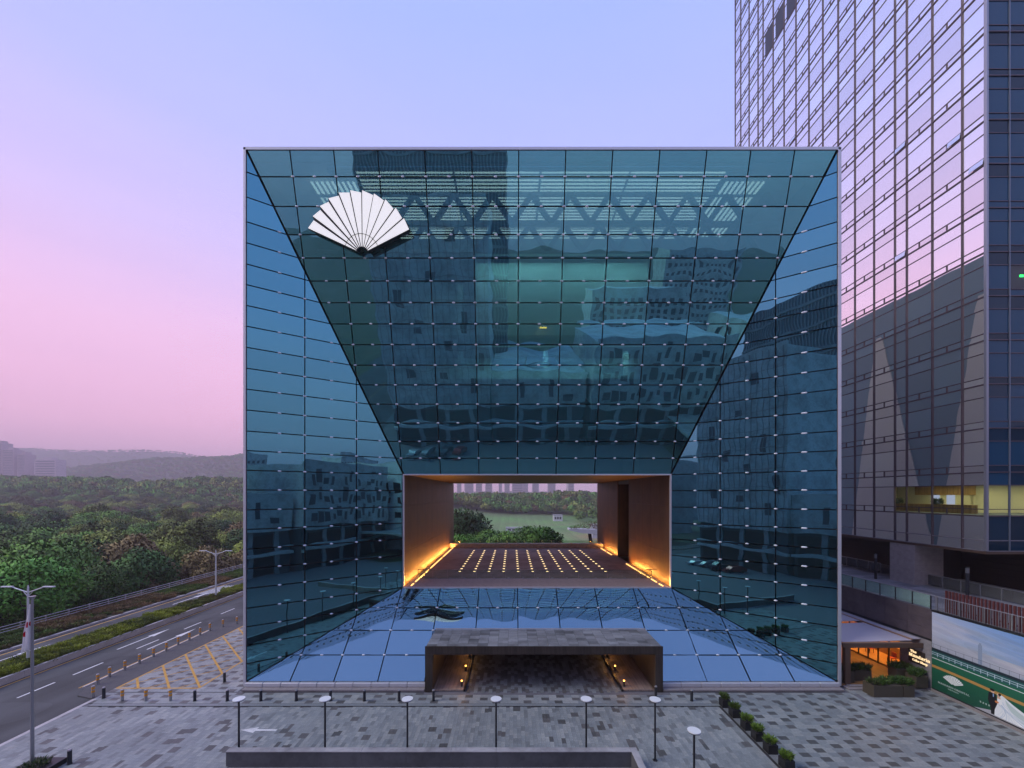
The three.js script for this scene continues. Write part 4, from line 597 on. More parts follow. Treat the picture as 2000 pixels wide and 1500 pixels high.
// ---------------------------------------------------------------- podium deck, wall, railings, billboard, cake shop
{
  const XW = 34.2, dk = 6.55, Z1 = 32.3;
  const deck = struct('podium_deck', merge([bx(XW + .15, dk - .5, 10, 75, dk - .05, -120)]), M.concrete, 'raised walkway deck under the office tower');
  { // deck paving, big slabs
    const t = thing('deck_paving', 'grey stone slabs on the raised deck', null); t.userData.kind = 'structure'; const r = rng(21); const ms = [.15, .19, .23, .27].map((v) => std(C(v, v, v * 1.06), .75, 0, { map: speckle }));
    for (let z = 26; z < 62; z += 1.2) for (let x = XW + .2; x < 43.5; x += 1.2) part('deck_slab', bx(x, dk - .05, -z, x + 1.19, dk, -(z + 1.19)), ms[Math.floor(r() * 4)], t);
  }
  const w = thing('podium_wall', 'dark bronze panelled wall under the deck beside the hotel', 'wall'); const pm = std(C(.16, .125, .13), .35, .35, { map: mottle });
  for (let i = 0; i < 10; i++) for (let j = 0; j < 3; j++) { const z0 = Z1 + i * 2.05; part('wall_panel', bx(XW, 4.15 + j * .8 + .006, -(z0 + .008), XW + .12, 4.15 + (j + 1) * .8, -(z0 + 2.04), .005), pm, w); }
  part('wall_backing', bx(XW + .125, 3.9, -Z1, XW + .14, dk, -54), M.black, w); part('wall_shadow_gap', bx(XW + .02, 3.98, -Z1, XW + .12, 4.14, -54), M.black, w);
  // stone sign wall and cake shop front
  const shop = thing('cake_shop', 'cake shop front with warm lit glass under an awning beside the hotel', 'shop');
  const sw = std(C(.28, .27, .29), .7, 0, { map: mottle }); for (const [y0, y1] of [[.02, 1.0], [1.01, 2.0], [2.01, 3.0], [3.01, 3.97]]) part('stone_panel', bx(XW, y0, -(Z1 + .01), XW + .12, y1, -35.0, .004), sw, shop);
  const clear = new THREE.MeshPhysicalMaterial({ color: C(.95, .9, .8), roughness: .02, transmission: 1, thickness: 0, ior: 1.5 });
  for (let i = 0; i < 8; i++) { const z0 = 35.05 + i * 1.05; part('shop_pane', bx(XW + .05, .3, -z0, XW + .07, 3.3, -(z0 + 1.0)), clear, shop); part('shop_mullion', bx(XW, .26, -(z0 + .995), XW + .12, 3.3, -(z0 + 1.055)), M.black, shop); }
  part('shop_header', bx(XW, 3.3, -35.01, XW + .13, 3.97, -54), M.bronze, shop);
  const wm = std(C(.34, .17, .06), .5, 0, { map: streak });
  part('shop_floor', bx(XW + .15, .2, -35, XW + 6, .3, -46), wm, shop); part('shop_room', merge([bx(XW + 6, .3, -35, XW + 6.2, 3.9, -46), bx(XW + .15, .3, -34.8, XW + 6, 3.9, -35), bx(XW + .15, .3, -46, XW + 6, 3.9, -46.2), bx(XW + .15, 3.7, -35, XW + 6, 3.9, -46)]), std(C(.5, .3, .14), .7), shop);
  for (const z of [36.5, 39.5, 42.5]) { part('shop_lamp', bx(XW + 1.3, 3.62, -z, XW + 2.6, 3.68, -(z + 1.6)), glow(1, .55, .15, 5), shop); const l = new THREE.RectAreaLight(new THREE.Color(1, .5, .12), 30, 1.3, 1.6); l.position.set(XW + 1.95, 3.6, -(z + .8)); l.lookAt(XW + 1.95, 0, -(z + .8)); shop.add(l); }
  part('counter', bx(XW + 2.5, .3, -36, XW + 3.2, 1.3, -43), wm, shop);
  part('terrace_floor', bx(27.4, .04, -33.0, XW - .02, .2, -50), wm, shop);
  // steps
  for (const [a, b, h] of [[27.5, 34.1, .1], [27.8, 34.1, .19]]) part('step', bx(a, -.02, h > .15 ? -32.7 : -32.35, b, h, -33.0, .01), M.plinth, shop);
  for (const [x, z] of [[XW + 1.2, 37], [XW + 1.3, 39.4], [XW + 1.2, 41.6]]) { const t = thing('cafe_chair', `red cafe chair inside the lit cake shop, ${z < 38 ? 'nearest its front corner' : z < 40 ? 'in the middle of the row' : 'deepest in the row'}`, 'chair', [x, .3, -z], 0, 'chairs in the cake shop'); const red = std(C(.35, .03, .02), .6); part('seat', bx(-.24, .42, -.24, .24, .5, .24, .02), red, t); part('backrest', bx(.2, .5, -.24, .25, .95, .24, .02), red, t); for (const [p, q] of [[-.2, -.2], [.2, -.2], [-.2, .2], [.2, .2]]) part('leg', bx(p - .02, 0, q - .02, p + .02, .42, q + .02), M.black, t); }
  // awning
  const aw = thing('awning', 'grey retractable fabric awning on a brown frame over the cake shop terrace', 'awning'); const fab = std(C(.46, .43, .47), .85), br = std(C(.14, .085, .06), .5, .3);
  const sheet = (x0, y0, x1, y1, za, zb, th = .05) => { const s = new THREE.Shape([[x0, y0], [x1, y1], [x1, y1 + th], [x0, y0 + th]].map((p) => new THREE.Vector2(...p))); const g = new THREE.ExtrudeGeometry(s, { depth: zb - za, bevelEnabled: false }); g.translate(0, 0, -zb); return g; };
  part('fabric', sheet(27.6, 3.62, XW - .9, 3.78, 33.1, 37.6), fab, aw); part('fabric', sheet(27.6, 3.68, XW - .9, 3.84, 38.0, 50), fab, aw); part('fabric', bx(XW - .75, 3.86, -33.2, XW - .03, 3.92, -50), fab, aw);
  part('front_beam', bx(27.5, 3.22, -32.95, XW - .02, 3.6, -33.1, .02), br, aw); part('post', bx(27.7, .04, -32.97, 28.15, 3.218, -33.3, .02), br, aw); part('guide_rail', bx(XW - .88, 3.8, -33.11, XW - .78, 3.95, -50), std(C(.5, .32, .22), .4, .5), aw); part('edge_bar', bx(27.55, 3.605, -33.0, XW - .9, 3.68, -33.09), std(C(.5, .32, .22), .4, .5), aw);
  // sign with glowing letters
  const font = await new FontLoader().loadAsync('fonts/droid/droid_serif_bold.typeface.json');
  const sg = thing('shop_sign', 'dark plate with glowing white shop name letters on the stone wall', 'sign', [XW - .02, 2.2, -33.5], -Math.PI / 2); const plate = part('plate', bx(-.68, -.52, 0, .68, .62, .04, .01), M.bronze, sg);
  const lit = glow(1, .72, .40, 1.3); for (const [txt, size, y, x] of [['The', .2, .33, -.5], ['Mandarin', .25, -.02, -.62], ['Cake Shop', .17, -.34, -.32]]) { const g = new TextGeometry(txt, { font, size, depth: .03, curveSegments: 4, bevelEnabled: false }); part('sign_lettering', g, lit, sg, [x, y, .045]); }
  const sl = new THREE.RectAreaLight(new THREE.Color(1, .75, .4), .6, 1.2, .8); sl.position.set(0, 0, .1); sl.rotation.y = Math.PI; sg.add(sl);
  // billboard with its print
  const cv = document.createElement('canvas'); cv.width = 1536; cv.height = 768; const c = cv.getContext('2d'), R = rng(66);
  let gr = c.createLinearGradient(0, 0, 0, 420); gr.addColorStop(0, '#8fa9d8'); gr.addColorStop(.5, '#b9bfd2'); gr.addColorStop(1, '#a3a9b6'); c.fillStyle = gr; c.fillRect(0, 0, 1536, 768);
  gr = c.createLinearGradient(0, 0, 1536, 0); gr.addColorStop(0, 'rgba(200,205,222,.7)'); gr.addColorStop(.5, 'rgba(90,150,225,.6)'); gr.addColorStop(1, 'rgba(60,120,215,.7)'); c.fillStyle = gr; c.fillRect(0, 0, 1536, 250);
  for (let i = 0; i < 120; i++) { c.fillStyle = `rgba(${R() < .35 ? '110,120,140' : '220,212,214'},${.04 + .07 * R()})`; c.beginPath(); c.ellipse(R() * 1536, 40 + R() * 270, 80 + R() * 180, 10 + R() * 24, .12, 0, 7); c.fill(); }
  c.fillStyle = '#9aa6b8'; for (let i = 0; i < 40; i++) { const x = R() * 1536, h = 14 + R() * 34; c.fillRect(x, 390 - h, 16 + R() * 26, h + 10); } c.fillStyle = '#8d9db6'; c.fillRect(350, 180, 28, 220); c.fillRect(357, 165, 14, 20); c.fillRect(905, 300, 36, 100);
  c.fillStyle = '#20303a'; c.fillRect(0, 360, 1536, 30); c.fillStyle = '#205a57'; c.fillRect(0, 386, 1536, 60); c.strokeStyle = '#bcd0dc'; c.lineWidth = 5; for (let k = 0; k < 2; k++) { c.beginPath(); c.moveTo(0, 404 + k * 18); c.lineTo(1536, 404 + k * 18); c.stroke(); } for (let x = 0; x < 1536; x += 46) { c.beginPath(); c.moveTo(x, 400); c.lineTo(x, 440); c.stroke(); } c.strokeStyle = '#333f46'; c.lineWidth = 2; for (let x = 10; x < 1536; x += 60) { c.beginPath(); c.moveTo(x, 318); c.lineTo(x, 362); c.stroke(); } c.beginPath(); c.moveTo(0, 320); c.lineTo(1536, 320); c.stroke();
  gr = c.createLinearGradient(0, 446, 0, 768); gr.addColorStop(0, '#1f6a4c'); gr.addColorStop(1, '#0f4a38'); c.fillStyle = gr; c.fillRect(0, 446, 1536, 322);
  for (let i = 0; i < 2600; i++) { c.fillStyle = `rgba(${R() < .5 ? '8,50,34' : '50,120,80'},.22)`; c.fillRect(R() * 1536, 450 + R() * 318, 5 + R() * 14, 2); }
  c.strokeStyle = '#e9eef0'; c.lineWidth = 6; c.beginPath(); c.moveTo(0, 462); c.lineTo(1536, 476); c.stroke(); c.strokeStyle = '#b98d4c'; c.lineWidth = 26; c.beginPath(); c.moveTo(0, 545); c.bezierCurveTo(250, 540, 420, 560, 640, 560); c.lineTo(1536, 540); c.stroke(); c.fillStyle = '#a9aab4'; c.beginPath(); c.moveTo(320, 768); c.lineTo(520, 700); c.lineTo(700, 700); c.lineTo(700, 768); c.fill();
  // white fan emblem and small print
  c.save(); c.translate(170, 660); for (let i = 0; i < 11; i++) { const a = Math.PI * (1.16 + .68 * i / 11), b = a + Math.PI * .055; c.fillStyle = '#e8ecec'; c.beginPath(); c.moveTo(Math.cos(a) * 12, Math.sin(a) * 12); c.lineTo(Math.cos(a) * 92, Math.sin(a) * 92); c.lineTo(Math.cos(b) * 88, Math.sin(b) * 88); c.lineTo(Math.cos(b) * 12, Math.sin(b) * 12); c.fill(); } c.fillStyle = '#dfe6e4'; c.font = '22px serif'; c.textAlign = 'center'; c.fillText('MANDARIN ORIENTAL', 0, 34); c.font = '15px serif'; c.fillText('SHENZHEN', 0, 56); c.restore();
  for (let i = 0; i < 10; i++) { c.fillStyle = '#cfdcd6'; const x = 360 + i * 19; for (let k = 0; k < 4; k++) c.fillRect(x + R() * 4, 688 + k * 4, 11 - R() * 3, 2); c.fillRect(x + 5, 687, 2, 16); }
  // wedding couple printed at the right
  c.setTransform(.7, 0, 0, .7, -7, 222); c.fillStyle = '#c9d3e2'; c.fillRect(1300, 640, 500, 128);
  c.fillStyle = '#e7edf2'; c.beginPath(); c.moveTo(720, 480); c.bezierCurveTo(790, 500, 860, 620, 1300, 690); c.lineTo(1480, 768); c.lineTo(640, 768); c.bezierCurveTo(680, 680, 690, 600, 700, 560); c.fill(); c.fillStyle = 'rgba(140,175,170,.45)'; c.beginPath(); c.moveTo(760, 520); c.bezierCurveTo(860, 620, 1000, 660, 1180, 700); c.lineTo(900, 720); c.bezierCurveTo(800, 640, 770, 590, 760, 520); c.fill(); for (let i = 0; i < 60; i++) { c.strokeStyle = `rgba(${R() < .5 ? '255,255,255' : '150,175,205'},.35)`; c.lineWidth = 2 + R() * 4; c.beginPath(); const x = 700 + R() * 60; c.moveTo(x, 560 + R() * 60); c.quadraticCurveTo(x + 60, 680, x + R() * 600 - 60, 768); c.stroke(); }
  c.fillStyle = '#15171c'; c.beginPath(); c.moveTo(612, 500); c.lineTo(676, 496); c.lineTo(692, 610); c.lineTo(668, 690); c.lineTo(664, 766); c.lineTo(634, 766); c.lineTo(630, 690); c.lineTo(604, 600); c.fill(); c.fillStyle = '#d9b39a'; c.beginPath(); c.ellipse(648, 476, 17, 22, 0, 0, 7); c.ellipse(700, 494, 14, 18, 0, 0, 7); c.fill(); c.fillStyle = '#17110f'; c.beginPath(); c.ellipse(644, 460, 23, 15, 0, 0, 7); c.ellipse(712, 486, 13, 17, .3, 0, 7); c.fill(); c.fillStyle = '#eef2f6'; c.beginPath(); c.moveTo(690, 540); c.lineTo(726, 536); c.lineTo(740, 600); c.lineTo(690, 610); c.fill(); c.fillStyle = '#d9b39a'; c.fillRect(690, 512, 30, 28); c.fillStyle = '#8fb0d8'; c.fillRect(650, 502, 10, 40); c.fillStyle = '#d8874f'; c.beginPath(); c.ellipse(686, 590, 18, 14, 0, 0, 7); c.fill();
  const bt = new THREE.CanvasTexture(cv); bt.colorSpace = THREE.SRGBColorSpace;
  const bb = thing('billboard', 'long wall poster of a wedding couple on a racecourse green under a hazy sky', 'billboard'); const pg = new THREE.PlaneGeometry(14, 6.15); pg.rotateY(-Math.PI / 2); const pr = part('poster', pg, new THREE.MeshStandardMaterial({ map: bt, roughness: .55 }), bb, [XW - .07, 3.37, -(Z1 - 7.05)]); part('board', bx(XW - .06, .2, -(Z1 - .02), XW + .14, 6.5, -(Z1 - 14.1)), M.black, bb); part('bottom_ledge', bx(XW - .12, 0, -(Z1 - .02), XW + .14, .198, -(Z1 - 14.1)), M.plinth, bb); part('top_edge', bx(XW - .1, 6.501, -(Z1 - .02), XW + .14, 6.6, -(Z1 - 14.1)), M.black, bb);
  // railings
  const green = new THREE.MeshPhysicalMaterial({ color: C(.62, .80, .74), roughness: .12, transmission: .75, thickness: 0, ior: 1.5 });
  const rail1 = thing('glass_railing', 'green-tinted glass railing along the deck edge above the bronze wall', 'railing'); for (let i = 0; i < 15; i++) { const z0 = Z1 + .3 + i * 1.5; part('glass_panel', bx(XW + .2, dk + .1, -(z0 + .06), XW + .225, dk + 1.12, -(z0 + 1.44)), green, rail1); part('post', bx(XW + .17, dk, -(z0 - .03), XW + .25, dk + 1.1, -(z0 + .03)), M.poleDark, rail1); } part('top_rail', rod(V(XW + .21, dk + 1.18, -Z1), V(XW + .21, dk + 1.18, -55), .035), M.steel, rail1);
  const rail2 = thing('steel_railing', 'steel baluster railing in front of the maroon slat fence on the deck', 'railing'); for (let z = 16; z < Z1; z += .16) part('baluster', bx(XW + .14, dk, -z, XW + .165, dk + 1.12, -(z + .025)), M.steel, rail2); for (let z = 16; z < Z1; z += 1.6) part('post', bx(XW + .1, dk, -z, XW + .17, dk + 1.15, -(z + .06)), M.steel, rail2); part('top_rail', rod(V(XW + .15, dk + 1.17, -14), V(XW + .15, dk + 1.17, -(Z1 - .02)), .035), M.steel, rail2);
  const mar = std(C(.10, .022, .022), .6), sf = thing('slat_fence', 'maroon vertical slat fence on the deck behind the steel railing', 'fence'); for (let z = 18; z < Z1 - .6; z += .24) part('slat', bx(XW + .5, dk, -z, XW + .62, dk + 1.72, -(z + .12), .01), mar, sf); part('rail', bx(XW + .63, dk + .3, -18, XW + .67, dk + .4, -(Z1 - .6)), mar, sf);
  for (const [label, za, zb, x] of [['dark glass railing before the recess right of the stone pillar', 27, 42.6, 43.2], ['dark glass railing before the recess left of the stone pillar', 47.6, 60, 44.2]]) { const t = thing('recess_railing', label, 'railing'); const dg = new THREE.MeshPhysicalMaterial({ color: C(.35, .36, .36), roughness: .06, transmission: .8, thickness: 0 }); for (let z = za; z < zb; z += 1.6) { part('glass_panel', bx(x, dk + .08, -(z + .05), x + .02, dk + 1.08, -(z + 1.55)), dg, t); part('post', bx(x - .03, dk, -(z - .03), x + .05, dk + 1.12, -(z + .03)), M.steel, t); } part('top_rail', rod(V(x + .01, dk + 1.15, -za), V(x + .01, dk + 1.15, -(zb + .4)), .035), M.steel, t); }
  const pil = thing('stone_pillar', 'broad beige stone pillar carrying the office tower above the deck', 'pillar'); const ps = std(C(.44, .38, .36), .7, 0, { map: speckle }); for (let j = 0; j < 8; j++) part('stone_block', bx(XT - .0, dk + j * .52, -41.2, XT + 3, dk + (j + 1) * .52 - .008, -43.9, .006), ps, pil);
  const rw = thing('recess_wall', 'dark brown wall at the back of the recess under the tower', 'wall'); for (let j = 0; j < 7; j++) part('cladding_band', bx(50, dk + j * .6, 5, 50.3, dk + (j + 1) * .6 - .01, -80), std(C(.055, .032, .024), .7), rw); part('end_wall', bx(50, dk, -44.2, 44.9, 10.7, -44.5), std(C(.06, .035, .026), .7), rw);
  let f = null; for (const [x, z, l] of [[40.5, 44.2, 'slim grey post light on the deck left of the stone pillar'], [41.2, 35.9, 'slim grey post light on the deck right of the stone pillar']]) { if (f) { copy(f, [x, dk, -z], 0, l); continue; } f = thing('post_light', l, 'lamp', [x, dk, -z], 0, 'post lights on the deck'); part('post', bx(-.09, 0, -.09, .09, 2.3, .09, .01), M.poleDark, f); part('lamp_housing', bx(-.095, 2.301, -.095, .095, 2.75, .095, .01), std(C(.2, .21, .23), .3, .3), f); part('cap', bx(-.1, 2.751, -.1, .1, 2.85, .1, .01), M.poleDark, f); }
  // olive planters before the shop
  const ol = std(C(.085, .07, .05), .6, .2), r = rng(91), words = ['largest, in front of the steps', 'narrow one right of the largest', 'by the hotel corner', 'second from the hotel corner', 'under the glowing sign, left', 'under the glowing sign, right'];
  [[29.6, 31.7, 2.3, 1.0, .92], [31.25, 31.7, .85, 1.0, .92], [28.0, 33.6, 1.35, .8, .95], [29.7, 33.9, 1.4, .7, .9], [33.2, 34.0, 1.2, .8, .95], [33.4, 32.75, 1.0, .9, .95]].forEach(([x, z, w, d, h], i) => { const t = thing('shop_planter', 'olive metal planter box of green shrubs before the shop, ' + words[i], 'planter', [x, z > 33 ? .2 : z > 32.4 ? .19 : 0, -z], 0, 'planter boxes at the cake shop'); part('box', bx(-w / 2, 0, -d / 2, w / 2, h, d / 2, .015), ol, t); const L = []; for (let k = 0; k < 5; k++) { const g = tuft(r, .42, .5, 150, [.035 + .02 * r(), .07 + .05 * r(), .015], .3); g.translate((k - 2) * w * .2, h - .05, (r() - .5) * d * .5); L.push(g); } part('shrub', merge(L), leafMat, t); });
}

// ---------------------------------------------------------------- trees
function crown(r, h, w, nBlob, nLeaf, leaf, tone) {
  const L = [], cs = []; for (let b = 0; b < nBlob; b++) { const a = b * 2.4 + r(), t = (b + .5) / nBlob, e = Math.asin(1 - 1.15 * t), q = w * .36 * Math.cos(e) * (.8 + .35 * r()); cs.push({ p: V(Math.cos(a) * q, h * (.52 + .36 * Math.sin(e) * (.85 + .3 * r())), Math.sin(a) * q), s: w * (.13 + .10 * r()), k: .7 + .6 * r() }); }
  for (const b of cs) for (let i = 0; i < nLeaf; i++) { const d = dirOf(r, .25), p = b.p.clone().addScaledVector(d, b.s * (.55 + .5 * r())); p.y = b.p.y + (p.y - b.p.y) * .75; const out = d.clone().multiplyScalar(.6).add(dirOf(r)).normalize(), s = new THREE.Vector3().crossVectors(out, dirOf(r)).normalize(), k = b.k * (.7 + .6 * r()); L.push({ p, d: out, s, l: leaf * (.7 + .6 * r()), w: leaf * .65, c: C(tone[0] * k, tone[1] * k, tone[2] * k), o: d.clone().multiplyScalar(.9).add(p.clone().sub(V(0, h * .45, 0)).normalize().multiplyScalar(.9)).addScaledVector(dirOf(r), .25).normalize() }); }
  return [leafGeometry(L), cs];
}
function trunk(r, h, cs) { const g = [rod(V(0, -.5, 0), V(.1, h * .45, .1), .26, .15, 7)]; cs.slice(0, 7).forEach((c) => g.push(rod(V(.05, h * (.2 + .2 * r()), .05), c.p, .11, .04, 5))); return merge(g); }
const bark = std(C(.09, .07, .055), .9);
const TONES = [[.095, .195, .032], [.055, .13, .03], [.17, .21, .04], [.19, .14, .06], [.09, .235, .036]];
const KINDS = ['mid green tree', 'dark green tree', 'olive tree', 'brown-leaved tree', 'fresh green tree'];
{
  const r = rng(1234), models = [...TONES, ...TONES].map((t0, i) => { const t = t0.map((v) => v * (i < 5 ? .62 : 1.3)), h = 11 + (i % 3), [g, cs] = crown(r, h, 10 + (i % 2) * 2, 19 + (i % 4) * 2, 230, .5, t); return [g, trunk(r, h, cs), h]; });
  const spots = [];
  for (let d = 40; d < 480; d += 7.6) for (let q = -1.42; q < -.5; q += 7.8 / d) { const x = q * d + (r() - .5) * 6, z = d + (r() - .5) * 6; if (x > -62) continue; const dist = rectOut(x, -z, -57.5, 230, -79, 420); if (dist < 5) continue; if (dist < 16 && r() < .5) continue; spots.push([x, z]); }
  spots.push([-15.5, 128, 2], [-19, 122, 2]);
  for (let d = 92; d < 150; d += 6) for (let q = -.2; q < .24; q += 6 / d) { const x = q * d + (r() - .5) * 4, z = d + (r() - .5) * 4; if (x / z > .085) continue; spots.push([x, z, 1]); }
  spots.sort((a, b) => a[1] - b[1]);
  const firsts = []; const pick = (x, z) => { const n = vnoise(x / 26 + 40, z / 26, 0, 91), m = r(); return z < 85 ? (m < .45 ? 4 : m < .75 ? 0 : 1) : n > .66 ? 3 : n > .5 ? 2 : m < .4 ? 1 : m < .75 ? 0 : 2; };
  let n = 0; const named = [], inst = models.map(() => []);
  for (const [x, z, tun] of spots) {
    const k = tun === 2 ? 1 : tun ? (r() < .5 ? 0 : 4) : pick(x, z), s = (tun === 2 ? 1.75 : tun ? .9 + .36 * r() : .72 + .8 * r() * r() + .12 * r()), m = k + (r() < .5 ? 5 : 0), y = ground(x, -z) - .2, turn = r() * 6.28;
    const put = (o) => { o.position.set(x, y, -z); o.rotation.y = turn; o.scale.setScalar(s); };
    if (n < 210) {
      if (!firsts[m]) { const t = thing('tree', '', 'tree', [0, 0, 0], 0); part('crown', models[m][0], leafMat, t); part('trunk', models[m][1], bark, t); firsts[m] = t; t.userData.k = k; put(t); named.push([t, x, z, k, tun]); } else { const t = copy(firsts[m]); put(t); named.push([t, x, z, k, tun]); }
      n++;
    } else inst[m].push([x, y, z, s, turn]);
  }
  { // each tree is told by its kind, its band of distance and its place in that band
    const one = ['', 'first', 'second', 'third', 'fourth', 'fifth', 'sixth', 'seventh', 'eighth', 'ninth', 'tenth', 'eleventh', 'twelfth', 'thirteenth', 'fourteenth', 'fifteenth', 'sixteenth', 'seventeenth', 'eighteenth', 'nineteenth'], ten = ['', '', 'twent', 'thirt', 'fort', 'fift', 'sixt', 'sevent'];
    const ord = (i) => i === 1 ? 'leftmost' : i < 20 ? one[i] : i % 10 ? ten[Math.floor(i / 10)] + 'y-' + one[i % 10] : ten[i / 10] + 'ieth';
    const bands = ['nearest the guard rail', 'in the second row past the rail', 'in the third row past the rail', 'in the middle of the park', 'beyond the park middle', 'at the park back'], tb = ['just behind the terrace', 'farther behind the terrace'];
    const groups = {}; for (const q of named) { const [t, x, z, k, tun] = q, d = rectOut(x, -z, -57.5, 230, -79, 420); const b = tun ? tb[z < 118 ? 0 : 1] : bands[z < 56 ? 0 : z < 66 ? 1 : z < 76 ? 2 : z < 86 ? 3 : z < 100 ? 4 : 5]; (groups[KINDS[k] + ' ' + b + (!tun && z > 86 ? x / z < -1.15 ? ', left edge' : x / z < -.9 ? ', centre' : ', hotel side' : '')] ??= []).push(q); delete t.userData.k; }
    for (const [g, list] of Object.entries(groups)) { list.sort((a, b) => a[1] / a[2] - b[1] / b[2]); list.forEach(([t], i) => { const o = ord(i + 1); t.userData.label = g + ', ' + o + (i ? ' from the left' : ''); t.userData.group = 'trees in the valley'; }); }
  }
  // a wood farther off that reads as one mass, and the wooded hills
  const far = TONES.map((t, i) => crown(rng(77 + i), 11, 12, 12, 34, 1.9, t)[0]); const wood = TONES.map(() => []);
  const rr = rng(4321); let c = 0;
  const sow = (d0, d1, qa, qb, step, keep) => { for (let d = d0; d < d1; d += step * (1 + d / 1400)) for (let q = qa; q < qb; q += step / d) { const x = q * d + (rr() - .5) * step, z = d + (rr() - .5) * step * 1.2; if (!keep(x, z)) continue; wood[rr() < .06 ? 3 : [1, 0, 2, 4, 0][Math.min(4, Math.floor(vnoise(x / 60, z / 60, 0, 95) * 3.2 + rr() * 2.2))]].push([x, ground(x, -z) - .6, z, .75 + .55 * rr(), rr() * 6.28]); } };
  sow(480, 820, -1.45, -.5, 8.5, () => true); sow(820, 1250, -1.5, -.5, 11.5, () => true); sow(1250, 2000, -1.5, -.5, 12, (x, z) => ground(x, -z) > 25); sow(2000, 2900, -1.5, -.5, 26, (x, z) => ground(x, -z) > 150);
  sow(455, 800, -.26, .3, 8.5, () => true); sow(260, 455, -.26, .3, 13, (x, z) => vnoise(x / 40, z / 40, 0, 97) > .74);
  const make = (name, g, l, label) => { if (!l.length) return; const im = new THREE.InstancedMesh(g, leafMat, l.length); im.name = name; im.userData = { label, kind: 'stuff' }; im.castShadow = im.receiveShadow = true; l.forEach(([x, y, z, s, a], k) => { im.setMatrixAt(k, new THREE.Matrix4().compose(V(x, y, -z), new THREE.Quaternion().setFromAxisAngle(V(0, 1, 0), a), V(s, s, s))); const v = .75 + .5 * rr(); im.setColorAt(k, C(v * (.92 + .2 * rr()), v, v)); }); scene.add(im); };
  inst.forEach((list, i) => make(numbered('park_wood'), models[i][0], list, (i < 5 ? 'deeper ' : 'lighter ') + KINDS[i % 5] + 's merging into the park canopy'));
  wood.forEach((list, i) => make(numbered('hill_wood'), far[i], list, KINDS[i] + 's covering the hazy hills as one mass'));
}

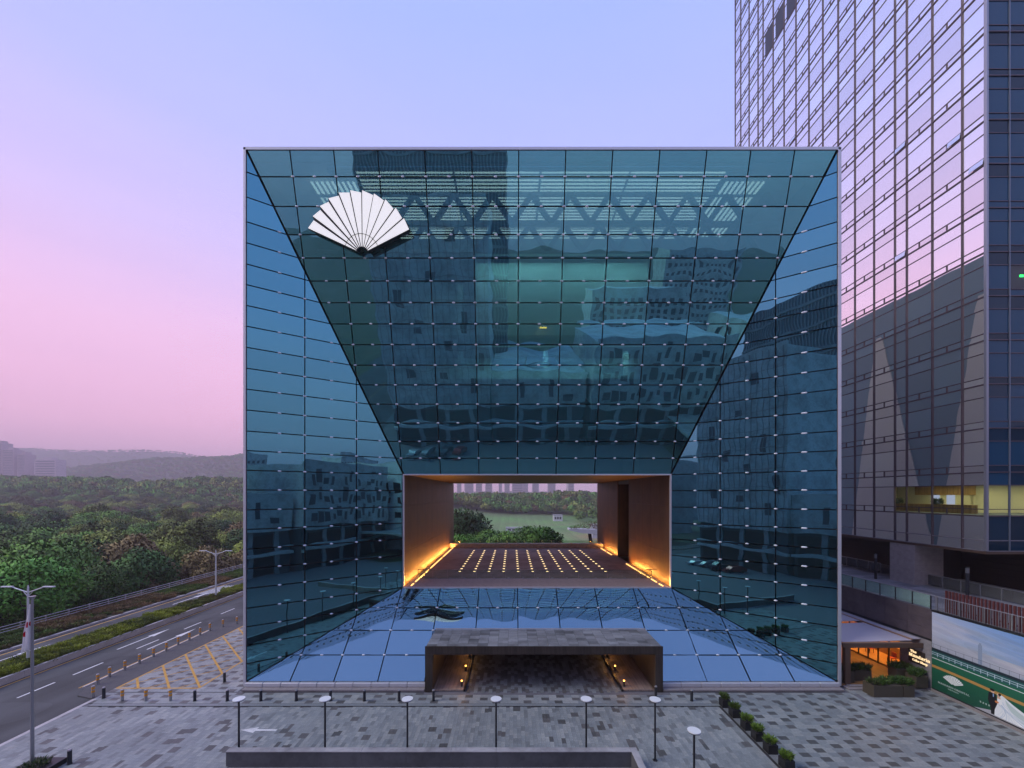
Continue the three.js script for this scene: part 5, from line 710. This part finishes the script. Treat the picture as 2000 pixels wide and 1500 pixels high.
// ---------------------------------------------------------------- far city, bridge and sheds in the valley
function cityTower(label, x, d, w, dp, y0, y1, floors, col, group) {
  const t = thing('city_tower', label, 'tower', [x, 0, -d], 0, group), wall = std(C(...col), .8), gl = std(C(.10, .11, .14), .3); part('wall', bx(-w / 2, y0, -dp / 2, w / 2, y1, dp / 2), wall, t);
  const bands = []; for (let i = 1; i < floors; i++) { const y = y0 + (y1 - y0) * i / floors; bands.push(bx(-w / 2 + w * .06, y, dp / 2, w / 2 - w * .06, y + (y1 - y0) / floors * .5, dp / 2 + .6)); } const p = part('window_band', merge(bands), gl, t); p.userData.kind = 'stuff'; part('roof_block', bx(-w * .2, y1, -dp * .3, w * .2, y1 + 8, dp * .3), wall, t);
  return t;
}
{
  for (const [x, w, y1, l] of [[-1668, 30, 182, 'tall pink apartment tower at the left edge before the mountain'], [-1632, 36, 160, 'second pink apartment tower, right of the tallest at the left edge'], [-1590, 26, 145, 'lower pink apartment tower rising right of the pair at the left edge']]) cityTower(l, x, 1300, w, 30, -20, y1, 34, [.44, .34, .36]);
  cityTower('wide pale apartment block standing alone before the mountain', -1512, 1300, 70, 30, 0, 128, 16, [.48, .40, .42]);
  const r = rng(333); let n = 0; const W = ['leftmost', 'second', 'third', 'fourth', 'fifth', 'sixth', 'seventh', 'eighth', 'ninth', 'tenth', 'eleventh', 'twelfth', 'thirteenth', 'rightmost'];
  for (let i = 0, xx = -235; i < 14; i++) { const x = xx; xx += 22 + 30 * r(); cityTower(`hazy high-rise seen through the terrace, ${W[i]} in the skyline row`, x, 1350 + r() * 700, 14 + r() * 26, 22, -10, 75 + r() * 85, 26, [.42 + r() * .1, .36 + r() * .06, .42]); }
  for (const [x, z, h, l] of [[-3230, 2700, 45, 'thin lattice mast on the mountain top at the left'], [-2560, 2700, 40, 'thin lattice mast on the mountain crest left of the hotel']]) { const y = ground(x, -z), t = thing('antenna_mast', l, 'mast', [x, y, -z]); part('mast', rod(V(0, -3, 0), V(0, h, 0), 1.6, .5, 5), M.steel, t); part('crossbar', bx(-5, h * .7, -.4, 5, h * .7 + 1, .4), M.steel, t); }
  // footbridge with planted top
  const b = thing('footbridge', 'white footbridge with grassy planted top and slanting legs seen through the terrace', 'bridge', [0, 0, -140]);
  const s = new THREE.Shape([[19.5, 3.6], [24, 2.6], [34, 1.9], [60, 1.2], [60, 3.0], [34, 3.6], [24, 4.0], [19.5, 4.2]].map((p) => new THREE.Vector2(...p))); part('deck', new THREE.ExtrudeGeometry(s, { depth: 4, bevelEnabled: false }), std(C(.55, .55, .58), .7), b);
  for (const [x0, x1, y0] of [[27, 28.6, 2.3], [31.5, 34.8, 1.7], [37.5, 36.2, 1.5]]) part('leg', bar(V(x0, y0, 2), V(x1, -10, 2), 1.0, 1.0, V(0, 0, 1)), std(C(.5, .5, .54), .7), b);
  const L = [], r2 = rng(12); for (let i = 0; i < 1400; i++) { const x = 20 + r2() * 26, top = 4.2 + 2.6 * Math.sin(Math.min(1, (x - 20) / 11) * 1.57) - Math.max(0, x - 32) * .18, p = V(x, 3.4 + r2() * (top - 3.4), r2() * 4.2), k = p.y > top - .7; L.push({ p, d: dirOf(r2, 1), s: dirOf(r2), l: .6, w: .3, c: k ? C(.08, .14, .025) : C(.12, .08, .05) }); } part('planting', leafGeometry(L), leafMat, b);
  const mk = (l, x, z, w, h, d, cat, c = [.55, .55, .57]) => { const y = ground(x, -z) - .3, t = thing('valley_building', l, cat, [x, y, -z]); part('wall', bx(-w / 2, 0, -d / 2, w / 2, h, d / 2), std(C(...c), .7), t); part('roof', bx(-w / 2 - .3, h, -d / 2 - .3, w / 2 + .3, h + .4, d / 2 + .3), M.concrete, t); for (let i = 0; i < 3; i++) part('window', bx(-w * .38 + i * w * .27, h * .35, d / 2 + .01, -w * .38 + i * w * .27 + w * .18, h * .75, d / 2 + .06), M.black, t); };
  mk('small white block building on the far green field', 46, 400, 9, 6, 8, 'building'); mk('low white shed in the middle of the green field', 1.5, 300, 12, 3, 6, 'shed'); mk('grey windowed building at the right edge of the terrace view', 50, 235, 6, 8, 6, 'building', [.4, .42, .46]); mk('low grey shed on the field left of centre', -35, 350, 22, 2.5, 6, 'shed');
}

// ---------------------------------------------------------------- the place behind the viewer, which the glass mirrors
function backBuilding(label, cat, x0, x1, z0, z1, h, wallMat, wins, base) { // world z0..z1 > 0, front at z0
  const t = thing('rear_building', label, cat); part('wall', bx(x0, base ? 8.6 : 0, z0, x1, h, z1), wallMat, t); part('parapet', bx(x0 - .05, h + .001, z0 - .05, x1 + .05, h + .7, z0 + .4), wallMat, t);
  if (base) { part('ground_storey', bx(x0 + .2, 0, z0 + .6, x1 - .2, 8.55, z1), M.floorDark, t); for (let x = x0 + 1; x < x1 - 4; x += 5.6) { part('shop_window', bx(x, 4.9, z0 + .5, x + 4.2, 7.9, z0 + .59), M.black, t); part('shop_window', bx(x, .2, z0 + .5, x + 4.2, 3.9, z0 + .59), M.black, t); part('stone_pier', bx(x + 4.4, 0, z0 + .3, x + 5.4, 8.5, z0 + .595), M.concrete, t); } part('canopy_band', bx(x0, 4.0, z0 - .3, x1, 4.8, z0 + .58), M.whiteWall, t); }
  const gs = {}; for (const [x, y, w, hh] of wins) { const k = w + '_' + hh; gs[k] ??= bx(-w / 2, -hh / 2, -.02, w / 2, hh / 2, .03); part('window', gs[k], M.paneDark, t, [x, y, z0 - .02]); } return t;
}
{
  const r = rng(808), W1 = []; for (const [x, y, w, h] of [[-21.5, 30, 1.6, 3], [-15.2, 33.5, 1.7, 1.7], [-18.2, 24.5, 1.8, 1.8], [-12.6, 21.5, 1.7, 1.8], [-21.0, 16, 1.7, 2], [-14.5, 15, 1.8, 1.8], [-9.2, 26, 1.2, 3.6], [-8, 13, 1.4, 2.6], [-11, 40, 1.8, 1.8], [-24, 38, 1.4, 2.4], [-6.4, 18, 1, 3.6]]) W1.push([x, y, w, h]);
  backBuilding('tall pale slab building with few square windows behind the viewer', 'building', -26, -4.5, 8, 24, 45, M.whiteWall, W1, true);
  const W2 = [[2, 12, 1, 3], [8.4, 12.5, 1, 3.4], [12, 10.5, 2, 1.4]]; backBuilding('low pale building with flat roof behind the viewer', 'building', -4.4, 16, 9, 40, 15.5, M.whiteWall, W2, true);
  { const t = thing('facade_rib', 'pale vertical ribs on the slab building behind the viewer', 'ribs'); for (let x = -25.5; x < -5; x += 1.35) part('rib', bx(x, 8.7, 7.9, x + .1, 44.9, 7.985), M.concrete, t); for (let y = 13; y < 45; y += 4) part('band', bx(-25.9, y, 7.88, -4.6, y + .12, 7.899), M.concrete, t); }
  const roofGrille = thing('roof_grille', 'pale metal roof grille on the low building behind the viewer', 'grille', [7, 15.5, 20]); for (let i = 0; i < 24; i++) part('bar', bx(-4, .3, i * .35 - 4, 4, .42, i * .35 - 3.85), M.white, roofGrille); part('curb', bx(-4.1, 0, -4.1, 4.1, .29, 4.4), M.concrete, roofGrille);
  const W3 = []; for (let i = 0; i < 13; i++) for (let j = 0; j < 3; j++) if (r() < .85) W3.push([19.5 + i * 2 + r() * .6, 11 + j * 4 + (r() < .3 ? 1 : 0), r() < .4 ? 1.6 : .8, 2.6 - (r() < .3 ? .9 : 0)]); const b3 = backBuilding('pale building with scattered upright windows behind the viewer to the right', 'building', 17.5, 46, 6, 30, 22.5, M.whiteWall, W3, true); b3.rotation.y = -.06;
  const lattice = std(C(.12, .15, .18), .4, .3), Ls = thing('rear_tower', 'dark ribbed tower behind the slab building', 'building'); part('wall', bx(-34, 0, 34, -1, 66, 60), lattice, Ls); const rb = []; for (let x = -34; x < -1; x += .8) rb.push(bx(x, 3, 33.8, x + .25, 66, 34)); part('rib', merge(rb), M.concrete, Ls).userData.kind = 'stuff'; for (let y = 8; y < 66; y += 6) part('floor_band', bx(-34.1, y, 33.6, -.9, y + .7, 33.79), M.concrete, Ls);
  const W4 = []; for (let i = 0; i < 9; i++) for (let j = 0; j < 4; j++) W4.push([0 + i * 3.2, 7 + j * 4, 1.8, 2.2]);
  { const t = thing('rear_building', 'long pale building facing the plaza beyond the billboard', 'building'); part('wall', bx(48, 0, -16, 70, 25, 30), M.whiteWall, t); for (let i = 0; i < 10; i++) for (let j = 0; j < 4; j++) if (r() < .8) part('window', bx(47.96, 9 + j * 4, -14 + i * 4, 48.02, 11.2 + j * 4, -14 + i * 4 + (r() < .4 ? 2.4 : 1.2)), M.black, t); }
  for (let i = 0; i < 5; i++) { const W = []; const x = 30 + i * 46, z = 90 + (i % 2) * 60, h = 26 + (i * 13) % 22; for (let a = 0; a < 12; a++) for (let b = 0; b < 7; b++) W.push([x + 2 + a * 2.9, 5 + b * h / 8, 1.5, 2]); backBuilding(`pale hillside block with many small windows behind the viewer, ${['first', 'second', 'third', 'fourth', 'fifth'][i]} from the centre`, 'building', x, x + 36, z, z + 20, h, M.whiteWall, W.filter((w) => w[1] < h - 2), false); }
  for (let i = 0; i < 3; i++) backBuilding(`grey block left behind the viewer, ${['nearest', 'middle', 'farthest'][i]} along the road`, 'building', -110 - i * 40, -78 - i * 40, 30 + i * 50, 60 + i * 50, 24 + i * 8, M.concrete, Array.from({ length: 20 }, (_, k) => [-106 - i * 40 + (k % 5) * 6, 5 + Math.floor(k / 5) * 5, 2.4, 2.4]), false);
  // parked cars at the rear left, mirrored small in the lower glass
  const paint = [[.5, .5, .52], [.3, .3, .33], [.04, .05, .07], [.3, .02, .02]]; const body = new THREE.Shape([[-2.2, .3], [2.2, .3], [2.25, .75], [1.3, .9], [.7, 1.4], [-1.2, 1.42], [-1.9, .95], [-2.25, .85]].map((p) => new THREE.Vector2(...p)));
  paint.forEach((c, i) => { const t = thing('parked_car', ['silver', 'grey', 'black', 'red'][i] + ' car parked on the plaza below the viewer at the left', 'car', [-21 + i * 3.2, 0, 2.5], Math.PI / 2 + .3); const g = new THREE.ExtrudeGeometry(body, { depth: 1.6, bevelEnabled: true, bevelSize: .08, bevelThickness: .08, bevelSegments: 2 }); g.translate(0, 0, -.8); part('body', g, std(C(...c), .25, .4), t); part('windscreen', bx(-.9, .95, -.82, .6, 1.34, .82), M.black, t); for (const x of [-1.35, 1.4]) for (const z of [-.8, .8]) part('wheel', new THREE.CylinderGeometry(.33, .33, .22, 18).rotateX(Math.PI / 2).translate(x, .33, z), M.black, t); });
}

renderer.render(scene, camera);
